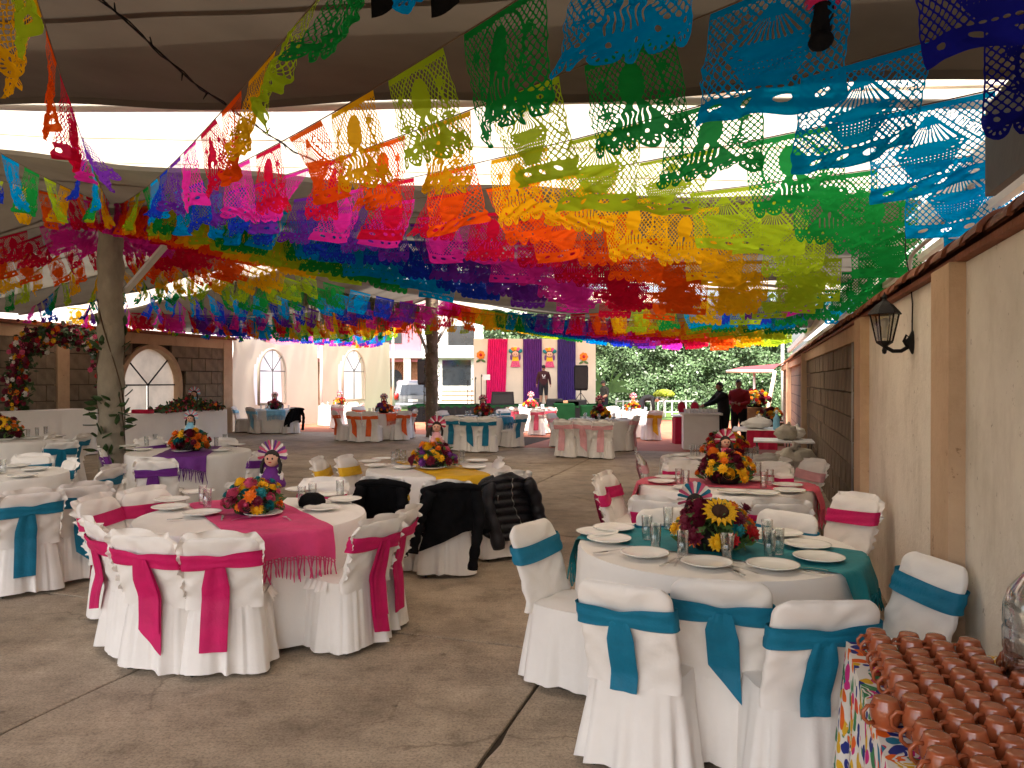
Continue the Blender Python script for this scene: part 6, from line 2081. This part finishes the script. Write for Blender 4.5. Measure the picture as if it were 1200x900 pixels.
person('man in black long sleeves reaching over the white bar counter', PX(848, 19.6), R(-82), {'chest': (0, -.03, 1.28), 'upchest': (0, -.07, 1.40), 'shL': (.17, -.08, 1.40), 'shR': (-.17, -.08, 1.40), 'neck': (0, -.08, 1.48), 'skull': (0, -.10, 1.555), 'elL': (.20, -.33, 1.22), 'wrL': (.14, -.57, 1.13), 'haL': (.12, -.64, 1.12), 'elR': (-.22, -.30, 1.18), 'wrR': (-.14, -.52, 1.10), 'haR': (-.12, -.59, 1.09)},
       {'s': 'shirt_black', 'f': 'shirt_black', 'p': 'jeans', 'c': 'jeans', 'h': 'shoe'}, hgt=.985, nod=.15)
person('man in dark red shirt standing behind the man at the bar', PX(866, 20.1), R(-35), {'elL': (.26, -.04, 1.15), 'wrL': (.14, -.24, 1.10), 'haL': (.06, -.29, 1.11), 'elR': (-.24, -.02, 1.14), 'wrR': (-.12, -.24, 1.12), 'haR': (-.05, -.28, 1.13)},
       {'s': 'shirt_red', 'f': 'shirt_red', 'p': 'jeans', 'c': 'jeans', 'h': 'shoe'}, hgt=1.02, nod=.2)
# ================================================================== bar and clutter by the block wall
bc = PX(820.5, 19.4)
bar_ = thing('bar_counter', 'white portable bar counter with rows of cups on top', 'counter', bc, rotz=R(-8))
MB().box(-.44, .44, -.28, .28, 0, .88, bev=.01).build('front_body', 'plastic_white', bar_, False)
MB().box(-.52, .52, -.36, .36, .88, .93, bev=.01).build('counter_top', 'plastic_white', bar_, False)
MB().box(.442, .455, -.25, .25, .03, .86).build('side_panel', 'dark_tube', bar_, False)
cupm = MB().lathe([(0, 0), (.028, 0), (.038, .10), (.036, .10), (.027, .004), (0, .004)], 12).mesh('foam_cup', 'plastic_white')
for k in range(18):
    o = mob('foam_cup', cupm, None, bc + Vector((-.40 + .095 * (k % 9), -.22 + .14 * (k // 9), .932)))
    tag(o, 'small white cup in the rows on the bar counter', 'cup', 'cups on the bar')
for dx, nm in ((-.44, 'red'), (-.1, 'crimson')):
    j = thing('drink_dispenser', 'round dark red drink jar on the bar counter ' + ('end' if dx < -.3 else 'middle'), 'jar', bc + Vector((dx, .16, .932)))
    MB().lathe([(0, 0), (.07, 0), (.10, .06), (.11, .14), (.08, .23), (.05, .26), (0, .26)], 16).build('jar', 'sash_crimson', j)
    MB().lathe([(0, .262), (.055, .262), (.05, .285), (0, .29)], 14).build('lid', 'plastic_white', j)
rd = thing('red_bin', 'tall red cooler bin behind the white bar counter', 'bin', PX(800, 21.0))
MB().box(-.25, .25, -.2, .2, 0, .75, bev=.04).build('body', 'sash_crimson', rd, False)
MB().box(-.27, .27, -.22, .22, .75, .80, bev=.02).build('lid', 'plastic_white', rd, False)
def service_table(px, z, w, d, h, label, cl=None):
    root = thing('service_table', label, 'table', PX(px, z), rotz=-ROOM)
    MB().box(-w / 2, w / 2, -d / 2, d / 2, h - .03, h, bev=.005).build('tabletop', 'plastic_white', root, False)
    for sx in (-1, 1):
        for sy in (-1, 1):
            MB().tube([(sx * (w / 2 - .05), sy * (d / 2 - .05), h - .03), (sx * (w / 2 - .1), sy * (d / 2 - .05), 0)], .015, 6).build('leg', 'dark_tube', root)
    if cl:
        MB().grid(lambda u, v: ((u - .5) * (w * .5), -d / 2 - .012 - .01 * math.sin(u * 20), h - .38 * v), 20, 3).build('cloth', cl, root)
    return root
service_table(893, 15.6, 1.15, 1.3, .76, 'white folding service table with red cloth by the block wall', 'sash_crimson')
service_table(918, 13.4, 1.0, .8, .70, 'bare folding table holding sacks by the block wall')
def sackm(pos, r, label, seed, m='sack', squash=.7, grp=None):
    rn = random.Random(seed)
    ph = [rn.uniform(0, 6) for _ in range(6)]
    def fn(u, v):
        a, b = u * 2 * math.pi, (v - .5) * math.pi
        k = 1 + .10 * math.sin(3 * a + ph[0] + 2 * b) + .06 * math.sin(7 * a + ph[1]) + .05 * math.sin(5 * b * 2 + ph[2] + a)
        return (r * k * math.cos(a) * math.cos(b), r * .8 * k * math.sin(a) * math.cos(b), r * squash * (1 + max(-.92, math.sin(b)) * k))
    root = thing('cloth_sack', label, 'sack', pos, group=grp)
    MB().grid(fn, 26, 16, cu=True).build('bag', m, root)
    MB().tube([(0, 0, r * squash * 1.95), (.02, 0, r * squash * 2.1), (.05, .01, r * squash * 2.25)], [r * .22, r * .10, r * .2], 8).build('neck', m, root)
sackm(PX(930, 12.4, 0.0) + Vector((0, 0, .0)), .42, 'large grey cloth sack slumped on the floor by the block wall', 1, squash=.75)
sackm(PX(922, 13.3, .70), .19, 'small bundled sack on the bare folding table', 2)
sackm(PX(932, 13.5, .70), .16, 'pale knotted bag at the wall end of the folding table', 3, 'cloth_white')
sackm(PX(888, 15.5, .76), .28, 'heap of white linen on the service table', 4, 'cloth_white', .42)
sackm(PX(880, 15.9, .76), .20, 'loose pile of white napkins on the service table', 5, 'cloth_white', .35)
bt = thing('spray_bottle', 'blue and white bottle on the service table', 'bottle', PX(910, 15.2, .76))
MB().lathe([(0, 0), (.06, 0), (.065, .02), (.065, .22), (.03, .28), (.025, .32), (0, .32)], 16).build('bottle', 'sash_sky', bt)
MB().lathe([(0, .40), (.02, .40), (.03, .37), (.03, .32), (0, .32)], 12).build('cap', 'plastic_white', bt)
arrangement(PX(884, 21.5, 1.0), 'tall stacked yellow and red flower bunch beside the block wall', None, ['yellow', 'orange', 'red', 'maroon'], 30, 1.9, 41)
arrangement(PX(902, 20.5, .62), 'low yellow flower bunch on a crate against the block wall', None, ['yellow', 'orange', 'maroon'], 26, 1.6, 43)
for px, z, h in ((884, 21.5, 1.0), (902, 20.5, .62)):
    tag(MB().box(-.3, .3, -.25, .25, 0, h, bev=.02).build('flower_crate', 'wood', loc=PX(px, z), smooth=False), 'wooden crate carrying a flower bunch by the block wall' + (' with tall sides' if h > .8 else ' kept low'), 'crate')
